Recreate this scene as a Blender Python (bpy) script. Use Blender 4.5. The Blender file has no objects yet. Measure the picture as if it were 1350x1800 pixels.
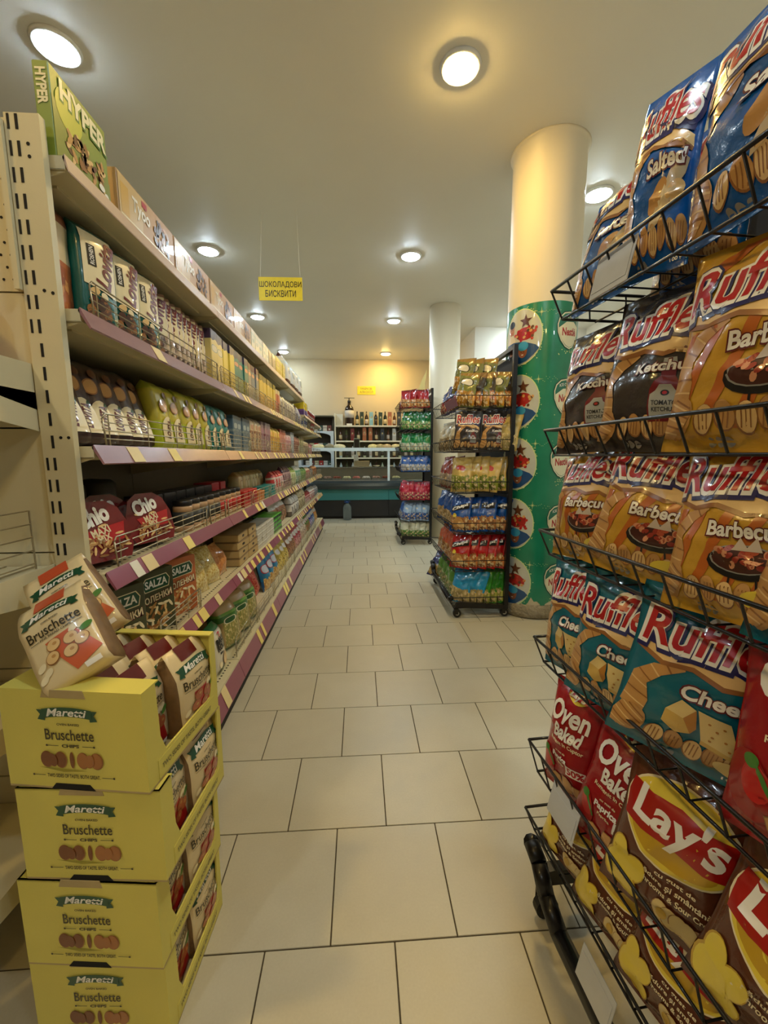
import bpy, bmesh, math, random
from mathutils import Vector, Matrix, noise
from math import sin, cos, pi, radians as R

C = bpy.context.scene.collection
random.seed(7)

# ------------------------------------------------------------------ camera
cam_d = bpy.data.cameras.new('camera')
cam = bpy.data.objects.new('camera', cam_d); C.objects.link(cam)
PITCH, YAW, ROLL = 0.1381, 0.0599, -0.0030
cam_d.sensor_fit = 'VERTICAL'; cam_d.sensor_height = 36.0
cam_d.lens = 36.0 * 710.1 / 1800.0
cam_d.clip_start = 0.02; cam_d.clip_end = 60
_f = Vector((sin(YAW) * cos(PITCH), cos(YAW) * cos(PITCH), -sin(PITCH)))
_r = Vector((cos(YAW), -sin(YAW), 0)); _u = _r.cross(_f)
_r2 = _r * cos(ROLL) + _u * sin(ROLL); _u2 = _u * cos(ROLL) - _r * sin(ROLL)
_m = Matrix((_r2, _u2, -_f)).transposed().to_4x4(); _m.translation = (0, 0, 1.2547)
cam.matrix_world = _m
bpy.context.scene.camera = cam

# ------------------------------------------------------------------ world, exposure, lamp strengths
w = bpy.data.worlds.new('world'); bpy.context.scene.world = w; w.use_nodes = True
w.node_tree.nodes['Background'].inputs[0].default_value = (0.8, 0.88, 1.0, 1)
w.node_tree.nodes['Background'].inputs[1].default_value = 0.25
vs = bpy.context.scene.view_settings
vs.view_transform = 'Standard'; vs.look = 'None'; vs.exposure = 0.36; vs.gamma = 1.0; vs.use_curve_mapping = False
COOL, WARM = (0.74, 0.90, 1.0), (1.0, 0.67, 0.21)
LAMP_COOL, LAMP_WARM = 172.0, 235.0
CEIL = 3.4

# ------------------------------------------------------------------ mesh helpers
class MB:
    def __init__(s): s.v = []; s.f = []; s.m = []; s.uv = []; s.sm = []
    def add(s, vs_, fs, m=0, uvs=None, smooth=False):
        o = len(s.v); s.v += [tuple(p) for p in vs_]
        for i, f in enumerate(fs):
            s.f.append(tuple(o + k for k in f)); s.m.append(m if not isinstance(m, list) else m[i]); s.sm.append(smooth)
            s.uv.append(uvs[i] if uvs else [(0.5, 0.5)] * len(f))
        return s
    def box(s, x0, x1, y0, y1, z0, z1, m=0):
        vs_ = [(x0,y0,z0),(x1,y0,z0),(x1,y1,z0),(x0,y1,z0),(x0,y0,z1),(x1,y0,z1),(x1,y1,z1),(x0,y1,z1)]
        fs = [(0,1,5,4),(1,2,6,5),(2,3,7,6),(3,0,4,7),(4,5,6,7),(3,2,1,0)]
        F = [(0,0),(1,0),(1,1),(0,1)]; S = [(0.02,0),(0.1,0),(0.1,1),(0.02,1)]; T = [(0.1,0.97),(0.9,0.97),(0.9,0.99),(0.1,0.99)]
        return s.add(vs_, fs, m, [F, S, F, S, T, T])
    def bbox(s, x0, x1, y0, y1, z0, z1, b=0.004, m=0):      # bevelled box (chamfered vertical and top edges)
        vs_ = []
        def ring(z, d): return [(x0+d+b,y0+d,z),(x1-d-b,y0+d,z),(x1-d,y0+d+b,z),(x1-d,y1-d-b,z),(x1-d-b,y1-d,z),(x0+d+b,y1-d,z),(x0+d,y1-d-b,z),(x0+d,y0+d+b,z)]
        for z, d in ((z0, b*.6), (z0+b, 0), (z1-b, 0), (z1, b*.6)): vs_ += ring(z, d)
        fs = []; uvs = []; W = max(x1-x0, 1e-6); H = max(z1-z0, 1e-6)
        def uvp(p, side): return ((p[0]-x0)/W if not side else 0.02+0.08*(p[1]-y0)/max(y1-y0,1e-6), (p[2]-z0)/H)
        for k in range(3):
            for i in range(8):
                j = (i+1) % 8; f = (k*8+i, k*8+j, k*8+8+j, k*8+8+i); fs.append(f)
                uvs.append([uvp(vs_[q], i not in (0, 4)) for q in f])
        fs.append(tuple(range(24, 32))); uvs.append([(0.1+0.8*(vs_[q][0]-x0)/W, 0.97) for q in range(24, 32)])
        fs.append(tuple(range(7, -1, -1))); uvs.append([(0.5, 0.02)]*8)
        return s.add(vs_, fs, m, uvs)
    def bar(s, p, q, r=0.002, n=5, m=0):
        p = Vector(p); q = Vector(q); d = (q-p)
        if d.length < 1e-6: return s
        d.normalize(); a = Vector((0,0,1)) if abs(d.z) < .9 else Vector((1,0,0)); e1 = d.cross(a).normalized(); e2 = d.cross(e1)
        vs_ = [c + (e1*cos(2*pi*i/n) + e2*sin(2*pi*i/n))*r for c in (p, q) for i in range(n)]
        fs = [(i, (i+1)%n, n+(i+1)%n, n+i) for i in range(n)] + [tuple(range(n-1,-1,-1)), tuple(range(n, 2*n))]
        return s.add(vs_, fs, m, None, n > 5)
    def path(s, pts, r=0.002, n=5, m=0):
        for a, b in zip(pts[:-1], pts[1:]): s.bar(a, b, r, n, m)
        return s
    def lathe(s, prof, c=(0,0,0), n=16, m=0, smooth=True, uvn=True):
        vs_ = []; fs = []; uvs = []; k = len(prof); z0 = min(p[1] for p in prof); z1 = max(p[1] for p in prof)
        for i in range(n):
            for r_, z in prof: vs_.append((c[0]+r_*cos(2*pi*i/n), c[1]+r_*sin(2*pi*i/n), c[2]+z))
        for i in range(n):
            j = (i+1) % n
            for q in range(k-1):
                fs.append((i*k+q, j*k+q, j*k+q+1, i*k+q+1))
                uu = (((i+n*.25) % n)/n); du = 1/n
                v0 = (prof[q][1]-z0)/max(z1-z0,1e-6); v1 = (prof[q+1][1]-z0)/max(z1-z0,1e-6)
                uvs.append([(uu,v0),(uu+du,v0),(uu+du,v1),(uu,v1)])
        if prof[0][0] > 1e-5: fs.append(tuple(i*k for i in range(n-1,-1,-1))); uvs.append([(0.5,0.01)]*n)
        if prof[-1][0] > 1e-5: fs.append(tuple(i*k+k-1 for i in range(n))); uvs.append([(0.5,0.99)]*n)
        return s.add(vs_, fs, m, uvs, smooth)
    def prism(s, pts, z0, z1, m=0, axis='z'):                # polygon extruded
        n = len(pts)
        def P(p, z): return (p[0], p[1], z) if axis == 'z' else ((p[0], z, p[1]) if axis == 'y' else (z, p[0], p[1]))
        vs_ = [P(p, z0) for p in pts] + [P(p, z1) for p in pts]
        fs = [(i, (i+1)%n, n+(i+1)%n, n+i) for i in range(n)] + [tuple(range(n-1,-1,-1)), tuple(range(n,2*n))]
        return s.add(vs_, fs, m)
    def mesh(s, name, mats):
        me = bpy.data.meshes.new(name); me.from_pydata(s.v, [], s.f)
        for m_ in (mats if isinstance(mats, (list, tuple)) else [mats]): me.materials.append(m_)
        me.polygons.foreach_set('material_index', s.m); me.polygons.foreach_set('use_smooth', s.sm)
        uvl = me.uv_layers.new(name='UVMap'); uvl.data.foreach_set('uv', [c for f in s.uv for p in f for c in p])
        me.update(); return me
    def build(s, name, mats, parent=None, **k): return obj(name, s.mesh(name, mats), parent, **k)

def obj(name, me, parent=None, loc=(0,0,0), rot=(0,0,0), label=None, kind=None):
    o = bpy.data.objects.new(name, me); C.objects.link(o)
    o.location = loc; o.rotation_euler = rot
    if parent: o.parent = parent
    if label: o['label'] = label
    if kind: o['kind'] = kind
    return o
def tag(o, label, cat, group=None):
    o['label'] = label; o['category'] = cat
    if group: o['group'] = group
    return o
def empty(name, label, cat, loc=(0,0,0), rot=(0,0,0), group=None):
    o = obj(name, None, None, loc, rot); o.empty_display_size = 0.1
    return tag(o, label, cat, group)
def dup(o, loc, rot, label, group=None):
    c = o.copy(); C.objects.link(c); c.location = loc; c.rotation_euler = rot; c['label'] = label
    if group: c['group'] = group
    for ch in o.children:
        d = ch.copy(); C.objects.link(d); d.parent = c
        for g in ch.children:
            e = g.copy(); C.objects.link(e); e.parent = d
    return c

# ------------------------------------------------------------------ materials
def lin(c):
    return tuple((x/255/12.92 if x/255 <= .04045 else ((x/255+.055)/1.055)**2.4) for x in c) + (1,)
class N:
    def __init__(s, name):
        s.m = bpy.data.materials.new(name); s.m.use_nodes = True; s.t = s.m.node_tree; s.n = s.t.nodes
        s.b = s.n['Principled BSDF']
    def new(s, typ, **k):
        n = s.n.new(typ)
        for a, v in k.items(): setattr(n, a, v)
        return n
    def link(s, a, b): s.t.links.new(a, b)
    def math(s, op, a, b=None, c=None):
        n = s.new('ShaderNodeMath', operation=op)
        for i, v in enumerate((a, b, c)):
            if v is None: continue
            if isinstance(v, (int, float)): n.inputs[i].default_value = v
            else: s.link(v, n.inputs[i])
        return n.outputs[0]
    def mix(s, f, a, b, mode='MIX'):
        n = s.new('ShaderNodeMix', data_type='RGBA', blend_type=mode)
        for i, v in ((0, f), (6, a), (7, b)):
            if isinstance(v, (int, float)): n.inputs[i].default_value = v
            elif isinstance(v, tuple): n.inputs[i].default_value = v
            else: s.link(v, n.inputs[i])
        return n.outputs[2]
    def noise(s, scale, detail=3, vec=None):
        n = s.new('ShaderNodeTexNoise'); n.inputs['Scale'].default_value = scale; n.inputs['Detail'].default_value = detail
        if vec is not None: s.link(vec, n.inputs['Vector'])
        return n.outputs['Fac']
    def bump(s, h, st=.2, dist=.002):
        n = s.new('ShaderNodeBump'); n.inputs['Strength'].default_value = st; n.inputs['Distance'].default_value = dist
        s.link(h, n.inputs['Height']); s.link(n.outputs[0], s.b.inputs['Normal'])
_MC = {}
def M(col, rough=.5, metal=0., coat=0., var=.08, nscale=25., bump=0., bscale=60., name=None, bdist=.002):
    key = (col, rough, metal, coat, var, nscale, bump, bscale)
    if key in _MC: return _MC[key]
    k = N(name or 'print_%d_%d_%d' % col); k.b.inputs['Roughness'].default_value = rough; k.b.inputs['Metallic'].default_value = metal
    k.b.inputs['Coat Weight'].default_value = coat
    c = lin(col); tc = k.new('ShaderNodeTexCoord'); f = k.noise(nscale, 3, tc.outputs['Object'])
    d = tuple(x*(1-var) for x in c[:3]) + (1,); e = tuple(min(1, x*(1+var)) for x in c[:3]) + (1,)
    k.link(k.mix(f, d, e), k.b.inputs['Base Color'])
    if bump: k.bump(k.noise(bscale, 4, tc.outputs['Object']), bump, bdist)
    _MC[key] = k.m; return k.m
def FOIL(col, name=None): return M(col, .24, 0., .35, .12, 14., .55, 38., name, .004)
def INK(col): return M(col, .3, 0., .3, .05, 30.)
def EMIT(col, st, name):
    k = N(name); k.b.inputs['Base Color'].default_value = (*col, 1); k.b.inputs['Emission Color'].default_value = (*col, 1); k.b.inputs['Emission Strength'].default_value = st
    return k.m
def PACK(name, bands, food=None, logo=None, tilt=0., wave=0., rough=.32, bump=.35, coat=.25, logo2=None):
    """printed packet: colour bands up the pack, a mottled food picture, round emblems; flat print driven by UV"""
    k = N(name); k.b.inputs['Roughness'].default_value = rough; k.b.inputs['Coat Weight'].default_value = coat
    tc = k.new('ShaderNodeTexCoord'); sp = k.new('ShaderNodeSeparateXYZ'); k.link(tc.outputs['UV'], sp.inputs[0]); u, v = sp.outputs[0], sp.outputs[1]
    vv = v
    if tilt: vv = k.math('ADD', v, k.math('MULTIPLY', k.math('SUBTRACT', u, .5), tilt))
    if wave: vv = k.math('ADD', vv, k.math('MULTIPLY', k.math('SINE', k.math('MULTIPLY', u, 7.)), wave))
    ra = k.new('ShaderNodeValToRGB'); ra.color_ramp.interpolation = 'CONSTANT'; k.link(vv, ra.inputs[0])
    el = ra.color_ramp.elements
    while len(el) > 1: el.remove(el[-1])
    el[0].position = 0; el[0].color = lin(bands[0][1])
    for p, c in bands[1:]: e = el.new(p); e.color = lin(c)
    col = ra.outputs[0]
    if food:
        v0, v1, ca, cb, cc, sc = food
        vo = k.new('ShaderNodeTexVoronoi'); vo.inputs['Scale'].default_value = sc; k.link(tc.outputs['UV'], vo.inputs['Vector'])
        fc = k.mix(vo.outputs['Distance'], lin(ca), lin(cb)); ns = k.noise(sc*1.7, 3, tc.outputs['UV'])
        fc = k.mix(k.math('GREATER_THAN', ns, .56), fc, lin(cc))
        e2 = k.math('ADD', v, k.math('MULTIPLY', k.math('SUBTRACT', k.noise(5., 2, tc.outputs['UV']), .5), .22))
        msk = k.math('MULTIPLY', k.math('GREATER_THAN', e2, v0), k.math('LESS_THAN', e2, v1))
        msk = k.math('MULTIPLY', msk, k.math('LESS_THAN', k.math('ABSOLUTE', k.math('SUBTRACT', u, .52)), .42))
        col = k.mix(msk, col, fc)
    for lg in (logo, logo2):
        if lg:
            lu, lv, ru, rv, lc, rc = lg
            dx = k.math('DIVIDE', k.math('SUBTRACT', u, lu), ru); dy = k.math('DIVIDE', k.math('SUBTRACT', k.math('ADD', v, k.math('MULTIPLY', k.math('SUBTRACT', u, .5), tilt)), lv), rv)
            d2 = k.math('ADD', k.math('POWER', k.math('ABSOLUTE', dx), 3.), k.math('POWER', k.math('ABSOLUTE', dy), 3.))
            col = k.mix(k.math('LESS_THAN', d2, 1.35), col, lin(rc)); col = k.mix(k.math('LESS_THAN', d2, .8), col, lin(lc))
    ob = k.noise(9., 3, tc.outputs['Object']); col = k.mix(k.math('MULTIPLY', ob, .18), col, (0.02, 0.015, 0.01, 1))
    k.link(col, k.b.inputs['Base Color'])
    if bump: k.bump(k.noise(34., 4, tc.outputs['Object']), bump, .004)
    return k.m

# ------------------------------------------------------------------ flat art draped over a surface
_TX = {}
def text2d(body, off=0., shear=0., space=1.):
    key = (body, off, shear, space)
    if key in _TX: return _TX[key]
    c = bpy.data.curves.new('t', 'FONT'); c.body = body; c.size = 1; c.offset = off; c.shear = shear; c.resolution_u = 3
    c.align_x = 'CENTER'; c.space_character = space; c.space_line = .8
    o = bpy.data.objects.new('t', c); me = o.to_mesh()
    V = [(v.co.x, v.co.y) for v in me.vertices]; F = [tuple(p.vertices) for p in me.polygons]
    o.to_mesh_clear(); bpy.data.objects.remove(o); bpy.data.curves.remove(c)
    b = text2d(body, 0., shear, space) if off else None
    if b: bb = b[2]
    else:
        xs = [p[0] for p in V]; ys = [p[1] for p in V]; bb = (min(xs), max(xs), min(ys), max(ys))
    _TX[key] = (V, F, bb); return _TX[key]
class Art:
    """flat shapes in metres: x across, y up; layers stack outwards; kept as picture and lettering"""
    def __init__(s): s.parts = {'pic': ([], [], []), 'let': ([], [], [])}; s.mats = {'pic': [], 'let': []}; s.w, s.h = .2, .3
    def mi(s, w, m):
        if m not in s.mats[w]: s.mats[w].append(m)
        return s.mats[w].index(m)
    def poly(s, pts, mat, layer=0, w='pic'):
        V, F, I = s.parts[w]; o = len(V); V += [(p[0], p[1], layer) for p in pts]; F.append(tuple(range(o, o+len(pts)))); I.append(s.mi(w, mat)); return s
    def ell(s, x, y, rx, ry, mat, layer=0, a=0., n=18, w='pic'):
        ca, sa = cos(R(a)), sin(R(a))
        return s.poly([(x+rx*cos(t)*ca-ry*sin(t)*sa, y+rx*cos(t)*sa+ry*sin(t)*ca) for t in [2*pi*i/n for i in range(n)]], mat, layer, w)
    def rect(s, x0, x1, y0, y1, mat, layer=0): return s.poly([(x0,y0),(x1,y0),(x1,y1),(x0,y1)], mat, layer)
    def line(s, p, q, wd, mat, layer=0):
        dx, dy = q[0]-p[0], q[1]-p[1]; L = math.hypot(dx, dy) or 1; nx, ny = -dy/L*wd/2, dx/L*wd/2
        return s.poly([(p[0]+nx,p[1]+ny),(p[0]-nx,p[1]-ny),(q[0]-nx,q[1]-ny),(q[0]+nx,q[1]+ny)], mat, layer)
    def text(s, body, x, y, wd, ht, mat, layer=0, bold=0.02, shear=0., rot=0., arc=0., space=1.):
        V0, F0, bb = text2d(body, bold, shear, space); sx = wd/max(bb[1]-bb[0],1e-6); sy = ht/max(bb[3]-bb[2],1e-6)
        ca, sa = cos(R(rot)), sin(R(rot)); V, F, I = s.parts['let']; o = len(V); mx, my = (bb[0]+bb[1])/2, (bb[2]+bb[3])/2
        for p in V0:
            px = (p[0]-mx)*sx; py = (p[1]-my)*sy - arc*(px/(wd/2))**2*ht
            V.append((x+px*ca-py*sa, y+px*sa+py*ca, layer))
        k = s.mi('let', mat)
        for f in F0: F.append(tuple(o+i for i in f)); I.append(k)
        return s
    def cut(s, xs, ys):
        out = {}
        for w_, (V, F, I) in s.parts.items():
            if not F: continue
            bm = bmesh.new(); bv = [bm.verts.new(p) for p in V]; bm.verts.ensure_lookup_table()
            for f, i in zip(F, I):
                try: bf = bm.faces.new([bv[k] for k in f]); bf.material_index = i
                except ValueError: pass
            if w_ == 'pic': bmesh.ops.triangulate(bm, faces=bm.faces[:])
            for x in xs: bmesh.ops.bisect_plane(bm, geom=bm.verts[:]+bm.edges[:]+bm.faces[:], plane_co=(x,0,0), plane_no=(1,0,0), dist=1e-6)
            for y in ys: bmesh.ops.bisect_plane(bm, geom=bm.verts[:]+bm.edges[:]+bm.faces[:], plane_co=(0,y,0), plane_no=(0,1,0), dist=1e-6)
            bm.verts.index_update()
            out[w_] = ([tuple(v.co) for v in bm.verts], [tuple(v.index for v in f.verts) for f in bm.faces], [f.material_index for f in bm.faces], s.mats[w_])
            bm.free()
        return out
def drape(cut, fn, parent, names=('picture_print', 'lettering'), off=.0009, step=.00045, smooth=True):
    """fn(x, y, d) -> 3D point lifted d off the surface"""
    res = []
    for w_, nm in (('pic', names[0]), ('let', names[1])):
        if w_ not in cut: continue
        V, F, I, mats = cut[w_]
        b = MB(); b.v = [tuple(fn(p[0], p[1], off + p[2]*step)) for p in V]; b.f = F; b.m = I; b.sm = [smooth]*len(F); b.uv = [[(.5,.5)]*len(f) for f in F]
        res.append(b.build(nm, mats, parent))
    return res

# ------------------------------------------------------------------ packets
def bag_fn(W, H, T, seed, crink=1., bend=0.):
    def f(x, z, d=0., side=-1):
        v = z/H; u = max(-1, min(1, x/(W/2)))
        bl = max(0., sin(pi*min(1, max(0, (v-.05)/.9)))); e = bl**.5*(1.15-.32*v)
        t = T/2*e*max(0, 1-abs(u)**2.4)**.65; ds = min(v, 1-v)
        ed = (1-u**4)*min(1, ds/.05)
        t += sin(u*12+seed*3+(2 if side > 0 else 0))*.0045*math.exp(-(ds/.15)**2)*ed*crink
        t += noise.noise((x*17+seed*7.3, z*13, seed*1.7+side*3))*.011*crink*e*ed
        q = 1-abs(noise.noise((x*9+z*7+seed*3.1, z*16-x*6, seed+side)))*2
        t += max(0, q-.5)*.012*crink*e*ed
        t = max(t, .0006) + d
        return (x*(1-.075*bl)+noise.noise((z*11, seed*2., 3.))*.004*crink*bl, side*t + bend*max(0, v-.3)**2, z)
    return f
def bag_mesh(name, W, H, T, mat, seed=1, nu=24, nv=34, crink=1., bend=0.):
    f = bag_fn(W, H, T, seed, crink, bend); b = MB()
    for side in (-1, 1):
        vs_ = []; fs = []; uvs = []
        for j in range(nv+1):
            for i in range(nu+1): vs_.append(f(-W/2+W*i/nu, H*j/nv, 0, side))
        for j in range(nv):
            for i in range(nu):
                a = j*(nu+1)+i; q = (a, a+1, a+nu+2, a+nu+1); uq = [(i/nu,j/nv),((i+1)/nu,j/nv),((i+1)/nu,(j+1)/nv),(i/nu,(j+1)/nv)]
                if side > 0: q = q[::-1]; uq = uq[::-1]
                fs.append(q); uvs.append(uq)
        b.add(vs_, fs, 0, uvs, True)
    nb = (nu+1)*(nv+1)                                         # rim strips close the pouch
    for j in range(nv):
        for i in (0, nu):
            a = j*(nu+1)+i; q = (a, a+nu+1, nb+a+nu+1, nb+a); b.f.append(q if i else q[::-1]); b.m.append(0); b.sm.append(True); b.uv.append([(i/nu, j/nv)]*4)
    return b.mesh(name, mat)
def pouch_prof(H, D, v, tt, tb):
    s = 1.
    if v > 1-tt: k = (v-1+tt)/tt; s = max(0., 1-k)**.75
    if v < tb: k = 1-v/tb; s = min(s, 1-.35*k*k)
    return D/2*s + .0008
def pouch_fn(W, H, D, seed=1, tt=.3, tb=.06, crink=1.):
    def f(x, z, d=0.):
        v = z/H; v = min(1., max(0., v)); t = pouch_prof(H, D, v, tt, tb); u = x/(W/2)
        t += (.012*(1-u*u)*sin(pi*min(1, v))*D/.06 + noise.noise((x*20+seed*5, z*15, seed))*.004*crink*min(1, (1-v)/.1))
        return (x, -max(t, .0008)-d, z)
    return f
def pouch_mesh(name, W, H, D, mat, seed=1, nu=6, nv=12, tt=.3, tb=.06, crink=1.):
    f = pouch_fn(W, H, D, seed, tt, tb, crink); b = MB(); vs_ = []; fs = []; uvs = []; n = 2*(nu+1)+2
    for j in range(nv+1):
        v = j/nv; z = H*v; t = pouch_prof(H, D, v, tt, tb); k = max(0, (v-1+tt)/tt)
        fr = [f(-W/2+W*i/nu, z) for i in range(nu+1)]
        vs_ += fr + [(W/2-.25*k*D, 0, z)] + [(p[0], -p[1], z) for p in fr[::-1]] + [(-W/2+.25*k*D, 0, z)]
    for j in range(nv):
        for i in range(n):
            i2 = (i+1) % n; fs.append((j*n+i, j*n+i2, (j+1)*n+i2, (j+1)*n+i))
            if i < nu: uu = (i/nu, (i+1)/nu)
            elif nu+2 <= i < 2*nu+2: uu = (1-(i-nu-2)/nu, 1-(i-nu-1)/nu)
            else: uu = (.02, .08)
            uvs.append([(uu[0],j/nv),(uu[1],j/nv),(uu[1],(j+1)/nv),(uu[0],(j+1)/nv)])
    fs.append(tuple(range(n-1,-1,-1))); uvs.append([(.5,.01)]*n); fs.append(tuple(range(nv*n, nv*n+n))); uvs.append([(.5,.99)]*n)
    b.add(vs_, fs, 0, uvs, True); return b.mesh(name, mat)
def box_mesh(name, W, H, D, mat, b_=.003): return MB().bbox(-W/2, W/2, -D/2, D/2, 0, H, b_).mesh(name, mat)
def lat_mesh(name, prof, mats, n=14): return MB().lathe(prof, n=n).mesh(name, mats)
def flat_fn(D): return lambda x, y, d=0.: (x, -D/2-d, y)

def rest(o, z):
    """lower a leaning thing until its lowest point meets the shelf at height z"""
    me = o.data if o.data else (o.children[0].data)
    mt = o.rotation_euler.to_matrix(); lo = min((mt @ v.co).z for v in me.vertices); o.location.z = z - lo + .0008

GRID_U, GRID_V = 20, 28
_cuts = {}
def cut_for(key, art, W, H):
    if key not in _cuts:
        for P_ in art.parts.values(): P_[0][:] = [(p[0]*W/art.w, p[1]*H/art.h, p[2]) for p in P_[0]]
        art.w, art.h = W, H
        _cuts[key] = art.cut([-W/2+W*i/GRID_U for i in range(1, GRID_U)], [H*j/GRID_V for j in range(1, GRID_V)])
    return _cuts[key]
def big_bag(name, key, art, W, H, T, mat, seed, loc, rot, label, cat, group=None, crink=1., bend=0.):
    o = obj(name, bag_mesh(name, W, H, T, mat, seed, GRID_U, GRID_V, crink, bend), None, loc, rot); tag(o, label, cat, group)
    fn = bag_fn(W, H, T, seed, crink, bend)
    drape(cut_for(key, art, W, H), lambda x, y, d: fn(x, y, d), o)
    return o

# ------------------------------------------------------------------ artwork
WHITE, CREAM, RED, DRED, NAVY = INK((240,236,226)), INK((238,222,180)), INK((178,24,30)), INK((95,18,22)), INK((34,34,92))
TAN, LTAN, DTAN, BROWN, BLACK = INK((196,146,84)), INK((228,190,128)), INK((150,98,50)), INK((96,56,34)), INK((22,20,20))
YEL, DYEL, GREEN, DGREEN, ORANGE, GREY = INK((232,206,70)), INK((196,156,40)), INK((72,130,52)), INK((18,74,48)), INK((206,104,48)), INK((150,148,142))
GOLD = INK((206,164,72))
def chip_row(a, y, xs, s=1.):
    for i, x in enumerate(xs):
        g = (-14, 8, 0, -6, 12, 5)[i % 6]; a.ell(x, y+(i % 2)*.004, .0125*s, .021*s, DTAN, 2, g); a.ell(x+.0008, y+.001+(i % 2)*.004, .0112*s, .0195*s, TAN if i % 2 else LTAN, 3, g)
        for k in (-1, 0, 1): a.line((x+k*.005*s-.001, y-.012*s), (x+k*.005*s+.001, y+.014*s), .0014, DTAN, 4)
def ridged(a, pts, layer=2, n=7):                           # a curled ridged crisp
    a.poly(pts, TAN, layer); m = len(pts)//2; A, B = pts[:m], pts[m:][::-1]
    for k in range(1, n):
        t = k/n; i = int(t*(m-1)); q = t*(m-1)-i
        p = tuple(A[i][c]*(1-q)+A[min(i+1, m-1)][c]*q for c in (0, 1)); r = tuple(B[i][c]*(1-q)+B[min(i+1, m-1)][c]*q for c in (0, 1))
        a.line(p, r, .0025, LTAN if k % 2 else DTAN, layer+1)
def ruffles(flavour, pic, stripes=None, wide=.2):
    a = Art()
    if stripes:
        for k in range(7): x = -.13+k*.042; a.poly([(max(-.098, min(.098, p[0])), p[1]) for p in ((x, .03), (x+.016, .03), (x+.066, .17), (x+.05, .17))], stripes, 0)
        a.poly([(-.098,.24),(-.04,.292),(-.01,.292),(-.085,.225)], stripes, 0); a.poly([(.0,.235),(.06,.292),(.09,.292),(.04,.235)], stripes, 0)
    a.ell(-.072, .045, .02, .032, TAN, 2, -20)
    ridged(a, [(-.094,.07),(-.09,.1),(-.085,.135),(-.06,.165),(-.02,.178),(-.018,.17),(-.045,.15),(-.062,.125),(-.055,.095),(-.06,.062)], 1)
    ridged(a, [(-.096,.02),(-.098,.045),(-.09,.07),(-.07,.078),(-.055,.066),(-.052,.05),(-.062,.032),(-.08,.018)], 3)
    chip_row(a, .042, [-.036,-.01,.014,.038,.062,.083])
    a.poly([(-.092,.19),(-.05,.176),(-.01,.182),(.03,.17),(.06,.176),(.092,.158),(.09,.176),(.05,.196),(.0,.2),(-.05,.196),(-.09,.212)], LTAN, 2)
    a.poly([(-.092,.182),(-.05,.168),(-.01,.174),(.03,.162),(.06,.168),(.09,.152),(.092,.158),(.06,.176),(.03,.17),(-.01,.182),(-.05,.176),(-.092,.19)], DTAN, 2)
    a.poly([(-.09,.198),(-.02,.192),(.03,.196),(.088,.182),(.09,.197),(.02,.212),(-.088,.212)], NAVY, 4)
    a.text('Ruffles', .003, .2305, .186, .072, NAVY, 5, .075, .22, 3); a.text('Ruffles', 0, .233, .182, .067, WHITE, 6, .055, .22, 3); a.text('Ruffles', 0, .233, .176, .06, RED, 7, .016, .22, 3)
    if flavour: a.text(flavour, .034, .143, .1, .024, DRED, 5, .07, .12, 2); a.text(flavour, .034, .143, .098, .022, WHITE, 6, .03, .12, 2)
    pic(a); a.text('100 g', .07, .012, .03, .007, WHITE, 5)
    for k in range(3): a.ell(-.03+k*.011, .013, .0048, .0066, GREY, 4)
    return a
def pan(a):
    a.ell(.036, .095, .05, .026, BLACK, 2, 4); a.ell(.036, .1, .046, .022, GREY, 3, 4); a.ell(.036, .1, .043, .02, INK((70,30,22)), 4, 4)
    rr = random.Random(3)
    for k in range(22): a.ell(.036+rr.uniform(-.034,.034), .101+rr.uniform(-.012,.014), .0065, .0042, INK(((150,48,34),(182,84,54),(216,150,110))[k % 3]), 5, rr.uniform(0,90), 9)
    for k in (-1, 1): a.line((.036+k*.018, .072), (.036+k*.02, .05), .003, BLACK, 2)
    a.poly([(.02,.112),(.03,.132),(.04,.118),(.052,.135),(.06,.114)], INK((200,186,170)), 6)
    a.ell(.06, .045, .026, .014, YEL, 5, 10)
def cheese(a):
    F, S, D = INK((232,206,138)), INK((214,178,96)), INK((182,124,50))
    a.poly([(-.03,.1),(-.012,.126),(.008,.118),(-.006,.096)], F, 4); a.poly([(-.03,.1),(-.006,.096),(.006,.074),(-.012,.066),(-.032,.078)], S, 4); a.poly([(-.006,.096),(.008,.118),(.012,.086),(.006,.074)], D, 5)
    a.poly([(.01,.12),(.05,.116),(.068,.062),(.02,.07)], F, 4); a.poly([(.02,.07),(.068,.062),(.066,.055),(.02,.062)], S, 4)
    for p in ((.026,.104),(.036,.096),(.044,.104),(.032,.084),(.048,.084),(.03,.076),(.054,.072)): a.ell(p[0], p[1], .0022, .0018, D, 6, 0, 7)
    a.ell(.062, .036, .022, .014, F, 6, -10); a.poly([(.07,.03),(.085,.022),(.082,.012),(.072,.008),(.078,.018),(.066,.024)], F, 6)
def ketchup(a):
    K, L = INK((112,14,24)), INK((170,172,166))
    a.poly([(.018,.05),(.02,.105),(.034,.128),(.034,.142),(.054,.142),(.054,.128),(.068,.105),(.07,.05)], K, 4); a.rect(.034, .054, .14, .158, L, 4)
    a.poly([(.022,.058),(.022,.096),(.03,.102),(.036,.112),(.052,.112),(.058,.102),(.066,.096),(.066,.058)], L, 5)
    a.text('TOMATO', .044, .081, .036, .008, BLACK, 6, .02); a.text('KETCHUP', .044, .07, .034, .007, BLACK, 6, .02); a.ell(.044, .098, .006, .005, BLACK, 6); a.ell(.044, .098, .0035, .003, RED, 7)
def salted(a):
    W2 = INK((196,176,140)); a.poly([(.0,.055),(.03,.06),(.085,.12),(.09,.14),(.075,.148),(.05,.126),(.01,.075)], W2, 4); a.ell(.02, .1, .03, .014, TAN, 4, 40); a.ell(.066, .1, .022, .014, LTAN, 5, 10)
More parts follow.
